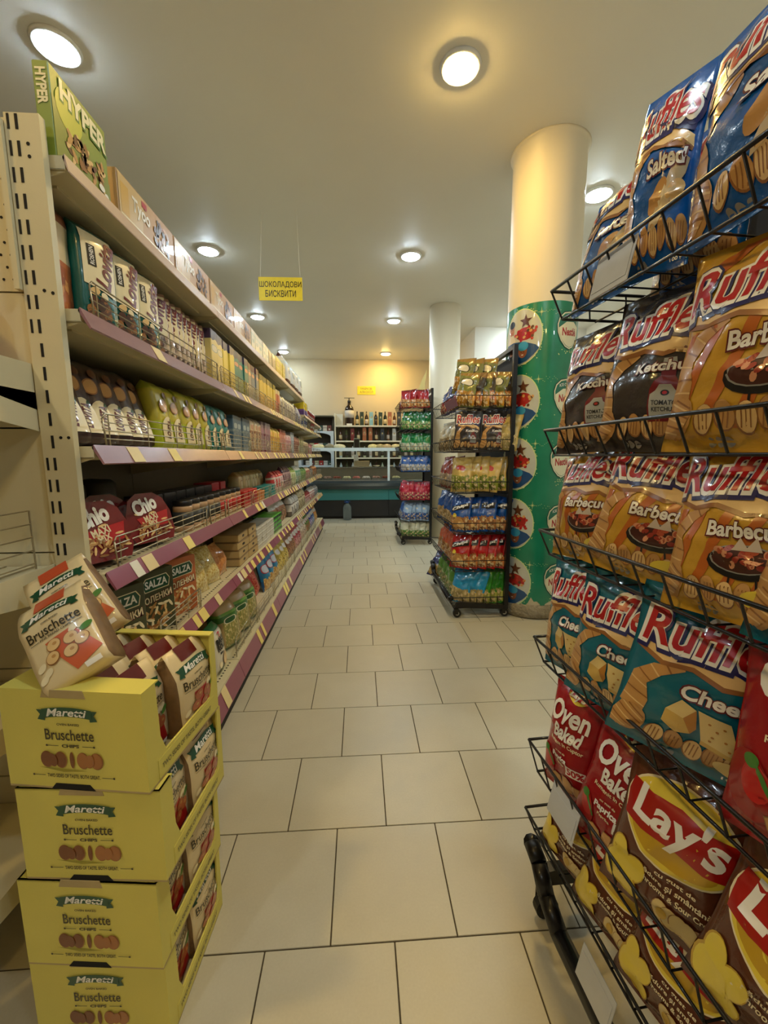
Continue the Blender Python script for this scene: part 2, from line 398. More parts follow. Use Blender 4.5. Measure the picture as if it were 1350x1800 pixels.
def lays():
    a = Art(); W_, B2 = WHITE, INK((104,60,34))
    a.ell(0, .192, .093, .073, CREAM, 1, 0, 40); a.ell(0, .192, .0895, .0695, YEL, 2, 0, 40); a.ell(0, .165, .07, .034, DYEL, 3, 0, 30)
    a.poly([(-.09,.2),(-.086,.16),(-.05,.158),(0,.166),(.05,.16),(.088,.166),(.09,.205),(.083,.226),(.04,.222),(0,.232),(-.045,.226),(-.084,.228)], INK((166,26,20)), 4)
    a.text("Lay's", 0, .195, .142, .072, WHITE, 5, .028, .12, 0)
    for i, t in enumerate(('cu gust de', 'pădure și smântână', 'Mushrooms & Sour Cream')): a.text(t, .02, .112-i*.013, (.06, .11, .13)[i], (.009, .011, .009)[i], CREAM, 4, .02)
    for p in ((-.07,.05,.028,.038,15),(-.045,.078,.02,.03,-20),(-.05,.035,.026,.024,40),(-.075,.09,.018,.028,0)): a.ell(p[0], p[1], p[2], p[3], DYEL, 4, p[4]); a.ell(p[0]+.001, p[1]+.001, p[2]*.9, p[3]*.9, YEL, 5, p[4])
    for k in range(4): a.ell(.012+k*.013, .05-k*.003, .016, .026, DTAN, 4+k, 12); a.ell(.012+k*.013, .051-k*.003, .0145, .0245, INK((216,192,130)), 5+k, 12)
    a.ell(.07, .045, .024, .02, INK((186,140,88)), 4, 0); a.ell(.012, .052, .008, .012, DYEL, 9)
    return a
def oven():
    a = Art(); a.ell(.005, .272, .034, .018, YEL, 2, -8); a.poly([(-.032,.266),(.04,.262),(.042,.278),(-.03,.284)], RED, 3); a.text("Lay's", .005, .273, .056, .026, WHITE, 4, .04, .1, -4)
    a.text('Oven', 0, .222, .14, .052, WHITE, 3, .028, .1, 0); a.text('Baked', .012, .174, .095, .034, WHITE, 3, .035, .1, 0)
    a.text('Rumenit în Cuptor', .01, .144, .12, .012, CREAM, 3, .02); a.text('cu gust de', 0, .122, .04, .006, CREAM, 3); a.text('Paprica', 0, .107, .062, .016, WHITE, 3, .04); a.text('Paprika', 0, .092, .035, .008, CREAM, 3)
    a.rect(.028, .086, .078, .102, WHITE, 3); a.text('50%', .056, .09, .044, .016, RED, 4, .04)
    a.ell(-.064, .075, .034, .046, INK((150,20,22)), 2, 10); a.ell(-.054, .085, .02, .026, INK((190,40,36)), 3, 10); a.ell(-.062, .11, .012, .009, GREEN, 4, 10); a.poly([(-.06,.11),(-.045,.086),(-.033,.07),(-.028,.073),(-.04,.092),(-.054,.114)], GREEN, 5)
    for x, y, g in ((-.02,.035,10),(.02,.045,-15),(.055,.034,20)): a.poly([(x+.026*cos(R(g+q)), y+.024*sin(R(g+q))) for q in (45,90,135,225,270,315)], DTAN, 4); a.poly([(x+.024*cos(R(g+q)), y+.022*sin(R(g+q))) for q in (45,90,135,225,270,315)], INK((214,160,92)), 5)
    return a
def maretti_banner(a, x, y, s, lay=2, mat=None, rot=0.):
    g = mat or DGREEN; arch = lambda t: .1*(1-t*t)
    top = [(x+s*t, y+s*(.17+arch(t))) for t in [-1+k/4 for k in range(9)]]; bot = [(x+s*t, y+s*(-.2+arch(t))) for t in [1-k/4 for k in range(9)]]
    a.poly([(x-s*1.22,y+s*.14),(x-s*.9,y+s*.14),(x-s*.9,y-s*.3),(x-s*1.2,y-s*.26),(x-s*1.08,y-s*.05)], g, lay); a.poly([(x+s*1.22,y+s*.14),(x+s*1.08,y-s*.05),(x+s*1.2,y-s*.26),(x+s*.9,y-s*.3),(x+s*.9,y+s*.14)], g, lay)
    a.poly(top+bot, g, lay+1)
    a.text('Maretti', x, y+s*.07, s*1.6, s*.3, WHITE, lay+2, .02, .25, 0, .12)
def maretti_box():
    a = Art(); maretti_banner(a, 0, .156, .050); K = INK((50,42,20)); a.text('OVEN BAKED', 0, .134, .045, .0045, K, 2, .02)
    a.text('Bruschette', 0, .1125, .098, .022, K, 2, .01); a.text('CHIPS', 0, .0895, .034, .0062, K, 2, .04)
    for k in (-1, 1): a.line((k*.024,.0895), (k*.046,.0895), .0012, K, 2); a.ell(k*.048, .0895, .0022, .0022, K, 2); a.line((k*.058,.026), (k*.08,.026), .0012, K, 2); a.ell(k*.082, .026, .0022, .0022, K, 2)
    a.text('TWO SIDES OF TASTE. BOTH GREAT.', 0, .026, .108, .0075, K, 2, .02)
    B1, B2 = INK((118,66,30)), INK((164,104,52))
    for x, rx, c in ((-.051,.013,B1),(-.0225,.0125,B1),(.0005,.0045,B1),(.0225,.0125,B2),(.05,.0135,B2)): a.ell(x, .06, rx, .0175, DTAN, 2, 0); a.ell(x-.0005, .0605, rx*.88, .016, c, 3, 0)
    a.ell(-.038, .06, .009, .014, B1, 5, 10); a.ell(.037, .06, .009, .014, B2, 5, -10)
    a.poly([(-.07,.043),(.03,.038),(-.02,.034)], INK((150,140,30)), 1)
    return a
def maretti_bag(red=True):
    a = Art(); a.rect(-.03, .03, .168, .197, DRED if red else INK((196,80,46)), 1); maretti_banner(a, 0, .15, .046); K = INK((50,42,20))
    a.text('OVEN BAKED', 0, .132, .034, .003, K, 2); a.text('Bruschette', 0, .116, .1, .02, K, 2, .01); a.text('FINE BREAD CHIPS', 0, .101, .06, .004, K, 2)
    for k in (-1, 1): a.line((k*.032,.101), (k*.05,.101), .001, K, 2)
    a.poly([(-.024,.09),(.03,.09),(.058,.002),(-.006,.002)] if red else [(-.024,.09),(.03,.094),(.06,.03),(.006,.012)], RED if red else INK((206,96,54)), 1)
    for x, y in ((-.01,.078),(.02,.074),(-.02,.056),(.012,.05),(.036,.062)): a.ell(x, y, .014, .012, DTAN, 3, 20); a.ell(x, y+.0006, .0125, .0105, LTAN if not red else INK((176,92,56)), 4, 20); a.ell(x+.003, y+.002, .004, .003, TAN, 5, 0)
    for x, y in ((-.045,.05),(-.038,.036),(-.05,.028),(.045,.09),(.03,.1-.01)): a.ell(x, y, .01, .006, CREAM, 3, 30)
    a.ell(.05, .082, .012, .006, GREEN, 4, 20); a.rect(.02, .05, .006, .016, WHITE, 4)
    return a

# ------------------------------------------------------------------ structure
def tile_mat():
    k = N('floor_tile_ceramic'); tc = k.new('ShaderNodeTexCoord'); oi = k.new('ShaderNodeObjectInfo')
    ge = k.new('ShaderNodeNewGeometry'); f = k.noise(9., 5, ge.outputs['Position']); g = k.noise(160., 3, ge.outputs['Position'])
    c = k.mix(f, lin((186,179,156)), lin((202,195,172))); c = k.mix(k.math('MULTIPLY', g, .35), c, lin((160,151,126)))
    c = k.mix(k.math('MULTIPLY', oi.outputs['Random'], .22), c, lin((176,168,146)))
    k.link(c, k.b.inputs['Base Color']); k.link(k.math('ADD', .3, k.math('MULTIPLY', f, .18)), k.b.inputs['Roughness']); k.bump(g, .12, .001)
    return k.m
def plaster(name, col, rough=.7):
    k = N(name); ge = k.new('ShaderNodeNewGeometry'); f = k.noise(1.3, 4, ge.outputs['Position']); c = lin(col)
    k.link(k.mix(f, tuple(x*.95 for x in c[:3])+(1,), tuple(min(1, x*1.04) for x in c[:3])+(1,)), k.b.inputs['Base Color'])
    k.b.inputs['Roughness'].default_value = rough; k.bump(k.noise(70., 4, ge.outputs['Position']), .08, .002); return k.m
WALLM, CEILM, GROUT, TILE = plaster('wall_paint', (236,226,204)), plaster('ceiling_paint', (240,236,224), .5), M((70,60,42), .9, name='grout'), tile_mat()
DKW = plaster('low_fill_wall_paint', (118,104,84))  # unseen walls coloured dark to cut fill light reaching the shelves
X0, X1, Y0, Y1 = -2.7, 3.9, -2.6, 9.5
def struct(name, x0, x1, y0, y1, z0, z1, m): return MB().box(x0, x1, y0, y1, z0, z1).build(name, m, kind='structure')
floor = struct('floor', X0, X1, Y0, Y1, -.12, -.0025, GROUT)
struct('ceiling', X0, X1, Y0, Y1, CEIL, CEIL+.1, CEILM)
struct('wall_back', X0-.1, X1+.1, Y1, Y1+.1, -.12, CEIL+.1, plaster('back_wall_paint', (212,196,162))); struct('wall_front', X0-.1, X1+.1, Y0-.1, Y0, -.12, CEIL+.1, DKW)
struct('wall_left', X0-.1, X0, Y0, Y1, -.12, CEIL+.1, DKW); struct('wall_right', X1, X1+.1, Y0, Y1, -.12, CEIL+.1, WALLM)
struct('trim_1', 1.97, X1-.001, 7.05, Y1-.001, 2.87, CEIL-.001, plaster('beam_paint', (232,226,212)))
# tiles in running bond, one third of a metre
TW, gap = 1/3, .0036
tm = MB().bbox(gap/2, TW-gap/2, gap/2, TW-gap/2, -.004, 0, .0012).mesh('tile', TILE)
rest_tiles = MB(); Ytile = .887; Xtile = -.0888
for r_ in range(-11, 26):
    y = Ytile + r_*TW
    if y+TW > Y1 or y < Y0: continue
    off = Xtile + (0 if r_ % 2 == 0 else TW/2)
    c0 = int(math.ceil((X0-off)/TW)); c1 = int((X1-TW-off)/TW)
    for c_ in range(c0, c1+1):
        x = off + c_*TW
        if 0.2 < y < 8.1 and -.95 < x < 1.7 and x < .75+y*.35: obj('tile', tm, floor, (x, y, 0))
        else: rest_tiles.box(x+gap/2, x+TW-gap/2, y+gap/2, y+TW-gap/2, -.004, 0)
rest_tiles.build('tile_field', TILE, floor, kind='stuff')

# columns
def cyl_fn(cx, cy, r_, x_is_angle=True): return lambda s, z, d=0.: (cx+(r_+d)*cos(s/r_), cy+(r_+d)*sin(s/r_), z)
COLM = plaster('column_paint', (236,224,196), .45)
cx, cy, cr = 1.39, 3.15, .25
prof = [(cr-.012,0),(cr-.012,.09),(cr,.1),(cr,2.0),(cr,CEIL-.03),(cr+.012,CEIL-.012),(cr+.02,CEIL-.001)]
col = MB().lathe(prof, (cx,cy,0), 64).build('column', COLM, kind='structure'); tag(col, 'thick round column wrapped in green ice cream advertising', 'column')
def wrap_mat():
    k = N('green_wrap_print'); ge = k.new('ShaderNodeNewGeometry'); f = k.noise(4., 4, ge.outputs['Position']); g = k.noise(14., 3, ge.outputs['Position'])
    c = k.mix(f, lin((0,92,66)), lin((24,142,104))); c = k.mix(k.math('MULTIPLY', g, .3), c, lin((60,160,120))); k.link(c, k.b.inputs['Base Color'])
    k.b.inputs['Roughness'].default_value = .28; k.b.inputs['Coat Weight'].default_value = .3; return k.m
b = MB(); n = 72; zs = [.13,.2,2.32]
for zz in zs:
    for i in range(n): b.v.append((cx+(cr+.003)*cos(2*pi*i/n), cy+(cr+.003)*sin(2*pi*i/n), zz + (.03*sin(i*.9)+.02*sin(i*2.3) if zz == .13 else 0)))
for q in range(2):
    for i in range(n): j = (i+1) % n; b.f.append((q*n+i, q*n+j, (q+1)*n+j, (q+1)*n+i)); b.m.append(0); b.sm.append(True); b.uv.append([(.5,.5)]*4)
b.build('advertising_wrap', wrap_mat(), col)
MB().lathe([(cr+.001,.0),(cr+.022,.02),(cr+.016,.05),(cr+.02,.085),(cr+.004,.11),(cr-.01,.12)], (cx,cy,0), 40).build('broken_plaster_base', M((150,138,112), .9, 0, 0, .35, 22., 1., 40., 'broken_plaster', .02), col, label='crumbling bare plaster at the foot')
def wrap_art():
    a = Art(); GLOW, LG, IVORY = INK((206,222,150)), INK((60,150,112)), INK((232,226,190)); TG, DG2 = INK((24,110,90)), INK((8,74,60)); SK, SK2, BL, LB = INK((190,130,96)), INK((140,84,56)), INK((30,74,120)), INK((58,150,190))
    rr = random.Random(5)
    sc = R(-148)*cr; se = R(-68)*cr
    for k in range(6):
        z = 2.12 - k*.455
        if z < .25: break
        for q in range(56):
            t = rr.uniform(0, 2*pi); rad = rr.gauss(.197, .008); a.ell(sc+rad*.8*cos(t), z-.02+rad*sin(t), .0035, .0035, GLOW, 1+q % 2, 0, 7)
        a.ell(sc, z-.02, .156, .196, GLOW, 3, 0, 36); a.ell(sc, z-.02, .149, .189, INK((196,196,178)), 4, 0, 36)
        a.ell(sc+.03, z+.0, .07, .045, INK((168,38,30)), 5, 0, 14)
        for q in range(26): a.ell(sc+rr.uniform(-.05,.11), z+rr.uniform(-.05,.045), .012, .01, (INK((190,50,36)), RED, INK((214,160,90)), BROWN)[q % 4], 6+q % 3, rr.uniform(0,90), 8)
        st = [(sc+.035+(.048 if q % 2 == 0 else .02)*cos(pi/2+q*pi/5), z+.085+(.05 if q % 2 == 0 else .02)*sin(pi/2+q*pi/5)) for q in range(10)]; a.poly(st, BROWN, 8)
        a.ell(sc-.085, z+.045, .026, .05, SK, 6); a.ell(sc-.085, z+.083, .03, .026, BLACK, 7); a.poly([(sc-.125,z-.03),(sc-.1,z+.01),(sc-.07,z+.01),(sc-.045,z-.03),(sc-.05,z-.09),(sc-.12,z-.09)], INK((226,214,190)), 7)
        a.ell(sc-.093, z+.05, .004, .003, BLACK, 8, 0, 8); a.ell(sc-.077, z+.05, .004, .003, BLACK, 8, 0, 8); a.ell(sc-.085, z+.028, .007, .0025, RED, 8, 0, 8)
        a.poly([(sc-.14,z-.055),(sc-.06,z-.045),(sc+.03,z-.055),(sc+.11,z-.085),(sc+.135,z-.11),(sc+.1,z-.15),(sc+.05,z-.19),(sc,z-.204),(sc-.06,z-.195),(sc-.11,z-.155)], BL, 9)
        a.ell(sc+.02, z-.12, .034, .046, SK2, 10); a.ell(sc+.022, z-.085, .04, .032, LB, 11); a.ell(sc+.01, z-.125, .004, .003, BLACK, 12, 0, 8); a.ell(sc+.03, z-.125, .004, .003, BLACK, 12, 0, 8); a.ell(sc+.02, z-.145, .009, .003, WHITE, 12, 0, 8)
        a.ell(sc-.07, z-.125, .032, .045, SK, 10); a.ell(sc-.075, z-.095, .034, .03, BROWN, 11)
        # star sparkle
        sx, sz = R(-116)*cr, z+.13
        for ang, L in ((0,.034),(90,.034),(45,.014),(-45,.014)): ca, sa = cos(R(ang)), sin(R(ang)); a.poly([(sx-L*ca,sz-L*sa),(sx+.0022*sa,sz-.0022*ca),(sx+L*ca,sz+L*sa),(sx-.0022*sa,sz+.0022*ca)], GLOW, 3)
        for q in range(10): a.ell(sx+.03+q*.011, sz+rr.uniform(-.02,.02), .0022, .0022, GLOW, 3, 0, 6)
        # ice cream emblem
        z2 = z+.01
        def sh(s_, dx=0, dz=0): return [(se+s_*x_+dx, z2+s_*y_+dz) for x_, y_ in ((-.098,.035),(-.085,.08),(-.05,.112),(0,.122),(.05,.112),(.085,.08),(.098,.035),(.094,-.02),(.07,-.075),(.035,-.115),(0,-.128),(-.035,-.115),(-.07,-.075),(-.094,-.02))]
        a.poly(sh(1.06), DG2, 3); a.poly(sh(1.), IVORY, 4); a.poly(sh(.93), TG, 5); a.poly([(se+x_, z2+y_) for x_, y_ in ((-.088,.01),(-.03,.052),(.04,.058),(.09,.03),(.085,-.02),(.064,-.07),(.03,-.105),(0,-.116),(-.03,-.105),(-.064,-.07),(-.086,-.02))], IVORY, 6)
        a.text('ICE CREAM', se, z2+.083, .118, .019, WHITE, 6, .02, 0, 0, .5); a.text('Nestlé', se, z2-.012, .125, .05, RED, 7, .03, .1, 3)
        for q in range(16): a.ell(se+rr.gauss(0,.035), z2-.15+rr.gauss(0,.016), .0045, .0035, GLOW, 3, rr.uniform(0,90), 6)
    return a
drape(wrap_art().cut([R(-180+4*i)*cr for i in range(-6, 36)], []), cyl_fn(cx, cy, cr+.003), col, off=.0012, step=.0005)
MB().lathe([(.225,0),(.225,CEIL-.001)], (1.28,6.2,0), 40).build('column', COLM, kind='structure')

# ceiling lamps
LAMPS = [(-1.57,2.545,0),(.585,2.535,1),(-1.56,4.68,0),(.58,4.68,0),(-1.55,6.72,0),(.572,6.80,0),(-1.54,8.82,0),(.58,8.9,1),(2.0,3.56,0),
         (-1.57,.42,1),(.585,.42,0),(2.72,.42,0),(-1.57,-1.7,0),(.585,-1.7,1),(2.72,-1.7,0),(2.72,5.2,0),(2.72,6.6,0)]
em = [EMIT(COOL, LAMP_COOL, 'cool_lamp_diffuser'), EMIT(WARM, LAMP_WARM, 'warm_lamp_diffuser')]
WHM = M((232,232,228), .4, name='white_enamel')
ring = MB().lathe([(.086,-.004),(.1,-.018),(.112,-.012),(.116,0)], n=28).mesh('trim_ring', WHM)
disc = [MB().lathe([(.0,-.034),(.05,-.033),(.078,-.026),(.09,-.014),(.092,-.002)], n=28).mesh('diffuser', em[k]) for k in (0, 1)]
nm = ['above the tall shelves, nearest', 'in front of the wrapped column, large and bright', 'over the shelves beyond the nearest', 'in the middle of the ceiling', 'beyond the hanging yellow sign', 'in front of the far column', 'far above the end of the shelves', 'close to the back wall', 'to the right of the wrapped column']
for i, (x, y, k) in enumerate(LAMPS):
    lb = '%s round ceiling lamp %s' % (('cool white', 'warm yellow')[k], nm[i] if i < len(nm) else 'behind the camera, %s row, %s' % (('front','rear')[y < 0], ('left','middle','right')[(x > 0)+(x > 2)]) if y < 1 else 'on the right side, %s' % ('nearer', 'farther')[y > 6])
    t = empty('ceiling_lamp', lb, 'lamp', (x, y, CEIL-.0005), group='round ceiling lamps')
    obj('trim_ring', ring, t); obj('diffuser', disc[k], t)

# ------------------------------------------------------------------ left gondola shelving
BEIGE = M((206,196,160), .42, 0, .1, .07, 9., .08, 300., 'cream_powder_coat'); UNDER = M((150,140,112), .6, name='shelf_underside')
MAUVE = M((140,72,92), .3, 0, .3, .1, 16., name='mauve_price_rail'); MAUVE_SHEEN = M((146,106,114), .26, 0, .4, .1, 16., name='mauve_rail_painted_sheen')  # second mauve is the same rail with its reflections put into the colour
TAGM = [M((232,210,120), .5, name='yellow_price_card'), M((226,206,150), .5, name='cream_price_card'), M((226,222,206), .5, name='white_price_card')]
WIRE = M((176,166,140), .3, .8, name='zinc_wire'); BLKW = M((20,18,18), .38, .3, .2, name='black_coated_wire'); DARK = M((34,30,26), .7, name='dark_steel'); HOLE = M((14,12,10), .9, name='painted_slot_shadow')  # HOLE: near-black faces painted for the shade inside slots and holes
SH = [(1.925,.03,1),(1.60,.042,1),(1.28,.042,1),(.955,.042,0),(.635,.042,0),(.20,.10,0)]   # shelf top, rail height, rail paled by painted reflections
XF, XB, BL_ = -.655, -1.10, .985
bay_names = ['nearest', 'second', 'third', 'fourth', 'fifth', 'farthest']
rr = random.Random(11)
def wire_guard(y0, y1, z, h=.085, x=-.662):
    b = MB(); L = [(x+.003, y0+.012, z+.003),(x+.003, y0+.004, z+h-.012),(x+.003, y0+.014, z+h),(x+.003, y1-.014, z+h),(x+.003, y1-.004, z+h-.012),(x+.003, y1-.012, z+.003)]
    b.path(L, .0022, 6)
    for k in range(1, 4): b.bar((x, y0+.006, z+h*k/4), (x, y1-.006, z+h*k/4), .0016)
    for k in (.05, .35, .65, .95): b.bar((x, y0+(y1-y0)*k, z+.003), (x, y0+(y1-y0)*k, z+h), .0016)
    return b
for bay in range(6):
    ya = 1.05 + bay*BL_; yb = ya + BL_ - .004
    t = empty('shelving_bay', '%s bay of the long cream metal shelving with mauve price rails' % bay_names[bay], 'shelf', (-.88, (ya+yb)/2, 0), group='bays of the long shelving')
    oy = (ya+yb)/2
    def P(b, name, m, par=t, **k): 
        b.v = [(p[0]+.88, p[1]-oy, p[2]) for p in b.v] if par is t else b.v
        return b.build(name, m, par, **k)
    htop = 2.0 if bay < 4 else 1.78
    P(MB().box(XB-.012, XB, ya, yb, .1, htop-.03), 'back_panel', M((112,100,78), .55, name='shaded_back_panel'))  # panel colour darkened to stand in for shade deep in the shelves
    P(MB().box(XB-.05, XB-.0125, ya+.001, ya+.034, 0, htop), 'upright', BEIGE)
    P(MB().box(XB, XF+.006, ya, yb, .003, .072), 'plinth', DARK)
    for s, (z, rh, pale) in enumerate(SH):
        if bay >= 4 and s == 0: z = 1.745; rh = .035
        xf = XF if s < 5 else XF+.012
        sf = P(MB().box(XB, xf, ya, yb, z-.028, z).box(XB, xf-.002, ya, ya+.0018, z-.0285, z-.027).box(XB+.02, xf-.06, ya+.06, yb-.06, z-.034, z-.028), 'shelf', [BEIGE])
        for yy in (ya+.004, yb-.007):
            P(MB().prism([(XB,z-.11),(XB,z-.002),(xf-.004,z-.002),(xf-.004,z-.03),(xf-.05,z-.045)], yy, yy+.003, 0, 'y'), 'bracket', BEIGE)
        if s == 5: P(MB().prism([(xf-.004,z),(xf+.03,z-rh),(xf+.026,z-rh-.003),(xf-.006,z-.004)], ya, yb, 0, 'y'), 'price_rail', MAUVE)
        rl = P(MB().prism([(xf+.001,z+.004),(xf+.024*(1 if rh > .032 else .3),z-rh),(xf+.020*(1 if rh > .032 else .3),z-rh-.003),(xf-.004,z-.003)], ya, yb, 0, 'y') if s < 5 else MB().box(xf-.01, xf-.002, ya, yb, z-.12, z-.005), 'price_rail' if s < 5 else 'front_lip', ((MAUVE, MAUVE_SHEEN)[pale] if s else M((196,170,150), .35, name='bare_rail')) if s < 5 else BEIGE)
        if s == 0: continue
        nt = (0, 1, 2, 3, 6, 3)[s] + (bay*2 if s != 5 else 0); yy = ya + rr.uniform(.02, .12)
        for q in range(nt):
            wd = rr.choice((.04, .05, .06)); yy += rr.uniform(.01, .12 if s == 4 or bay > 1 else .3)
            if yy+wd > yb: break
            if s == 5 and rr.random() < .5: yy += .1
            dx, dz = .0006, 0; z_a, z_b = z+.002, z-min(rh, .1)*.96; xa, xb = xf+.0022, xf+.0246
            if s == 5: xa, xb, z_a, z_b = xf-.002, xf+.0298, z-.006, z-rh*.93
            b = MB(); b.add([(xa,yy,z_a),(xa,yy+wd,z_a),(xb,yy+wd,z_b),(xb,yy,z_b),(xa+.0012,yy,z_a),(xa+.0012,yy+wd,z_a),(xb+.0012,yy+wd,z_b),(xb+.0012,yy,z_b)], [(4,5,6,7)[::-1],(0,1,2,3),(0,4,5,1)[::-1],(3,2,6,7)[::-1],(0,3,7,4)[::-1],(1,5,6,2)[::-1]])
            P(b, 'price_card', TAGM[0 if rr.random() < .75 else rr.choice((1, 1, 2))])
            yy += wd
        if s in (1, 2, 3) or (s == 4 and bay in (0,)) or (s == 5 and bay in (1, 2, 3, 4)):
            h = .085 if s < 5 else .11
            if s == 4: P(wire_guard(ya+.25, ya+.6, z, h), 'wire_guard', WIRE)
            elif bay == 0: P(wire_guard(ya+.05, ya+.72, z, h), 'wire_guard', WIRE); P(wire_guard(ya+.75, yb-.01, z, h), 'wire_guard', WIRE)
            else: P(wire_guard(ya+.01, (ya+yb)/2-.01, z, h), 'wire_guard', WIRE); P(wire_guard((ya+yb)/2+.01, yb-.01, z, h), 'wire_guard', WIRE)
        if s >= 3:                                             # punched slots along the shelf edge, drawn as dark bars
            b = MB()
            for q in range(38): b.box(xf-.04, xf-.032, ya+.02+q*.025, ya+.028+q*.025, z+.0003, z+.0009)
            P(b, 'punched_slots', HOLE, kind='stuff')

# end-of-row unit facing the camera
ex = -.75; t = empty('end_shelving_unit', 'cream metal end unit with slotted upright and perforated back panel', 'shelf', (-1.2, 1.03, 0))
def E(b, name, m, par=None, **k):
    if par is None: b.v = [(p[0]+1.2, p[1]-1.03, p[2]) for p in b.v]
    return b.build(name, m, par or t, **k)
E(MB().box(-.757, -.684, 1.026, 1.044, 0, 1.99), 'upright', BEIGE)
b = MB(); b2 = MB()
for q in range(36):
    z = .12 + q*.0525
    b.box(-.7345, -.7285, 1.0252, 1.0262, z, z+.03)
    if not (1.36 < z < 1.5 or 1.25 < z < 1.34 or .93 < z < 1.0): b2.box(-.751, -.746, 1.0252, 1.0262, z, z+.03)
for z, d in ((1.93,0),(1.905,0),(1.63,0),(1.625,.012),(1.30,0),(1.30,.012),(1.0,.0),(.68,0)): b.lathe([(0,0),(.004,0)], (0,0,0), 8) if 0 else b.prism([(-.712+.018*(d > 0)+.0038*cos(a_), z+.0038*sin(a_)) for a_ in [2*pi*i/8 for i in range(8)]], 1.0252, 1.0262, 0, 'y')
E(b, 'mounting_slots', HOLE, kind='stuff'); E(b2, 'mounting_slots', HOLE, kind='stuff')
E(MB().box(-1.68, -.758, 1.034, 1.046, 1.63, 1.985), 'perforated_panel', BEIGE)
E(MB().box(-.771, -.759, 1.018, 1.034, 1.63, 1.975), 'panel_edge_strip', BEIGE)
b = MB()
for i in range(30):
    for j in range(13): b.prism([(-.781-.022*i-(.011 if j % 2 else 0)+.0032*cos(a_), 1.655+.026*j+.0032*sin(a_)) for a_ in [2*pi*q/6 for q in range(6)]], 1.0332, 1.0342, 0, 'y')
E(b, 'perforations', HOLE, kind='stuff')
for z0, z1 in ((1.325,1.626),(1.02,1.321),(.715,1.016),(.41,.711),(.1,.406)): E(MB().box(-1.68, -.758, 1.034, 1.046, z0, z1), 'back_panel', BEIGE)
for z, h in ((1.465,.1),(1.40,.085),(.985,.085),(.68,.08),(.33,.08)):
    dpt = .36
    E(MB().box(-1.66, -.765, 1.03-dpt, 1.03, z-.012, z), 'shelf', BEIGE)
    E(MB().prism([(1.03,z+.005),(1.03,z-h),(1.03-dpt,z-.03),(1.03-dpt,z+.005)], -.764, -.761, 0, 'x'), 'bracket', BEIGE)
    E(MB().box(-1.66, -.765, 1.03-dpt-.012, 1.03-dpt, z-.035, z+.004), 'price_rail', MAUVE_SHEEN)
b = MB()
for k in range(5): b.bar((-1.5, .73, 1.0+.032*k), (-.785, .73, 1.0+.032*k), .0018); b.bar((-.785,.73,1.0+.032*k), (-.785,1.0,1.0+.032*k), .0018)
for yy in (.73, 1.0): b.bar((-.785,yy,.986), (-.785,yy,1.128), .0022)
for k in range(10): b.bar((-.8-.07*k,.73,.988), (-.8-.07*k,1.02,.988), .0018)
E(b, 'wire_basket', WIRE)

# ------------------------------------------------------------------ goods on the left shelves
ORD = 'first second third fourth fifth sixth seventh eighth ninth tenth eleventh twelfth thirteenth fourteenth fifteenth sixteenth seventeenth eighteenth nineteenth twentieth'.split()
def ordn(i): return ORD[i] if i < len(ORD) else '%dth' % (i+1)
_PM = {}
def proto(key, fn):
    if key not in _PM: _PM[key] = fn()
    return _PM[key]
def row(name, desc, cat, where, meshes, n, y, pitch, z, x=-.72, yaw=0., lean=0., roll=0., jit=.004, decor=None, dy=None, kidsm=None):
    """n alike goods side by side along the shelf, each its own object; the printed front faces the aisle"""
    first = {}
    for i in range(n):
        me = meshes[i % len(meshes)]; yy = y + i*pitch; l = R(-lean+rr.uniform(-1.5, 1.5)*(lean != 0))
        rot = (l, R(roll), R(90+yaw+rr.uniform(-3, 3)*(jit > 0))); lb = '%s %s %s' % (ordn(i), desc, where) if n > 1 else '%s %s' % (desc, where)
        loc = (x+rr.uniform(-jit, jit), yy, z+.001)
        if id(me) in first: o = dup(first[id(me)], loc, rot, lb)
        else:
            o = obj(name, me, None, loc, rot); tag(o, lb, cat, '%s %s' % (desc, where) if n > 1 else None); first[id(me)] = o
            if decor: decor(o, me)
        if lean or roll: rest(o, z)
S1, S2, S3, S4, S5, S6 = [s[0] for s in SH]
BX = lambda W, H, D, pm: proto(('b', W, H, D, pm.name), lambda: [box_mesh('carton', W, H, D, pm)])
PO = lambda W, H, D, pm, tt=.3, tb=.06, k=2: proto(('p', W, H, D, pm.name, tt), lambda: [pouch_mesh('pouch', W, H, D, pm, s+1, 6, 12, tt, tb) for s in range(k)])
BG = lambda W, H, T, pm, k=3: proto(('g', W, H, T, pm.name), lambda: [bag_mesh('bag', W, H, T, pm, s+3, 8, 12) for s in range(k)])
n_ = 'on the top shelf'
w2 = 'on the second shelf from the top'; w3 = 'on the eye-level shelf'; w4 = 'on the shelf under eye level'; w5 = 'on the fifth shelf down'; w6 = 'on the bottom shelf'
# --- top shelf
def hyper(o, me):
    a = Art(); YG = INK((196,196,70)); CR = INK((238,230,190))
    a.poly([(-.1,.0),(.1,0),(.1,.06),(.02,.08),(-.06,.1),(-.1,.13)], INK((130,140,60)), 1); a.ell(-.045, .125, .045, .045, YG, 2)
    a.text('HYPER', .012, .152, .165, .042, GREEN, 3, .07, 0, -3); a.text('HYPER', .01, .154, .162, .04, CR, 4, .04, 0, -3)
    r2 = random.Random(2)
    for k in range(40): a.ell(r2.uniform(-.06,.07), r2.uniform(.03,.085), .015, .006, (BROWN, TAN, DTAN, LTAN)[k % 4], 3+k % 3, r2.uniform(0,180), 9)
    a.ell(.06, .03, .012, .008, WHITE, 7); a.ell(.078, .015, .01, .01, WHITE, 7)
    drape(a.cut([], []), flat_fn(.035), o)
    s_ = Art(); s_.text('HYPER', 0, 0, .07, .02, CR, 0, .04)
    drape(s_.cut([], []), lambda x, y, d: (-.1-d, -y, .14-x), o)
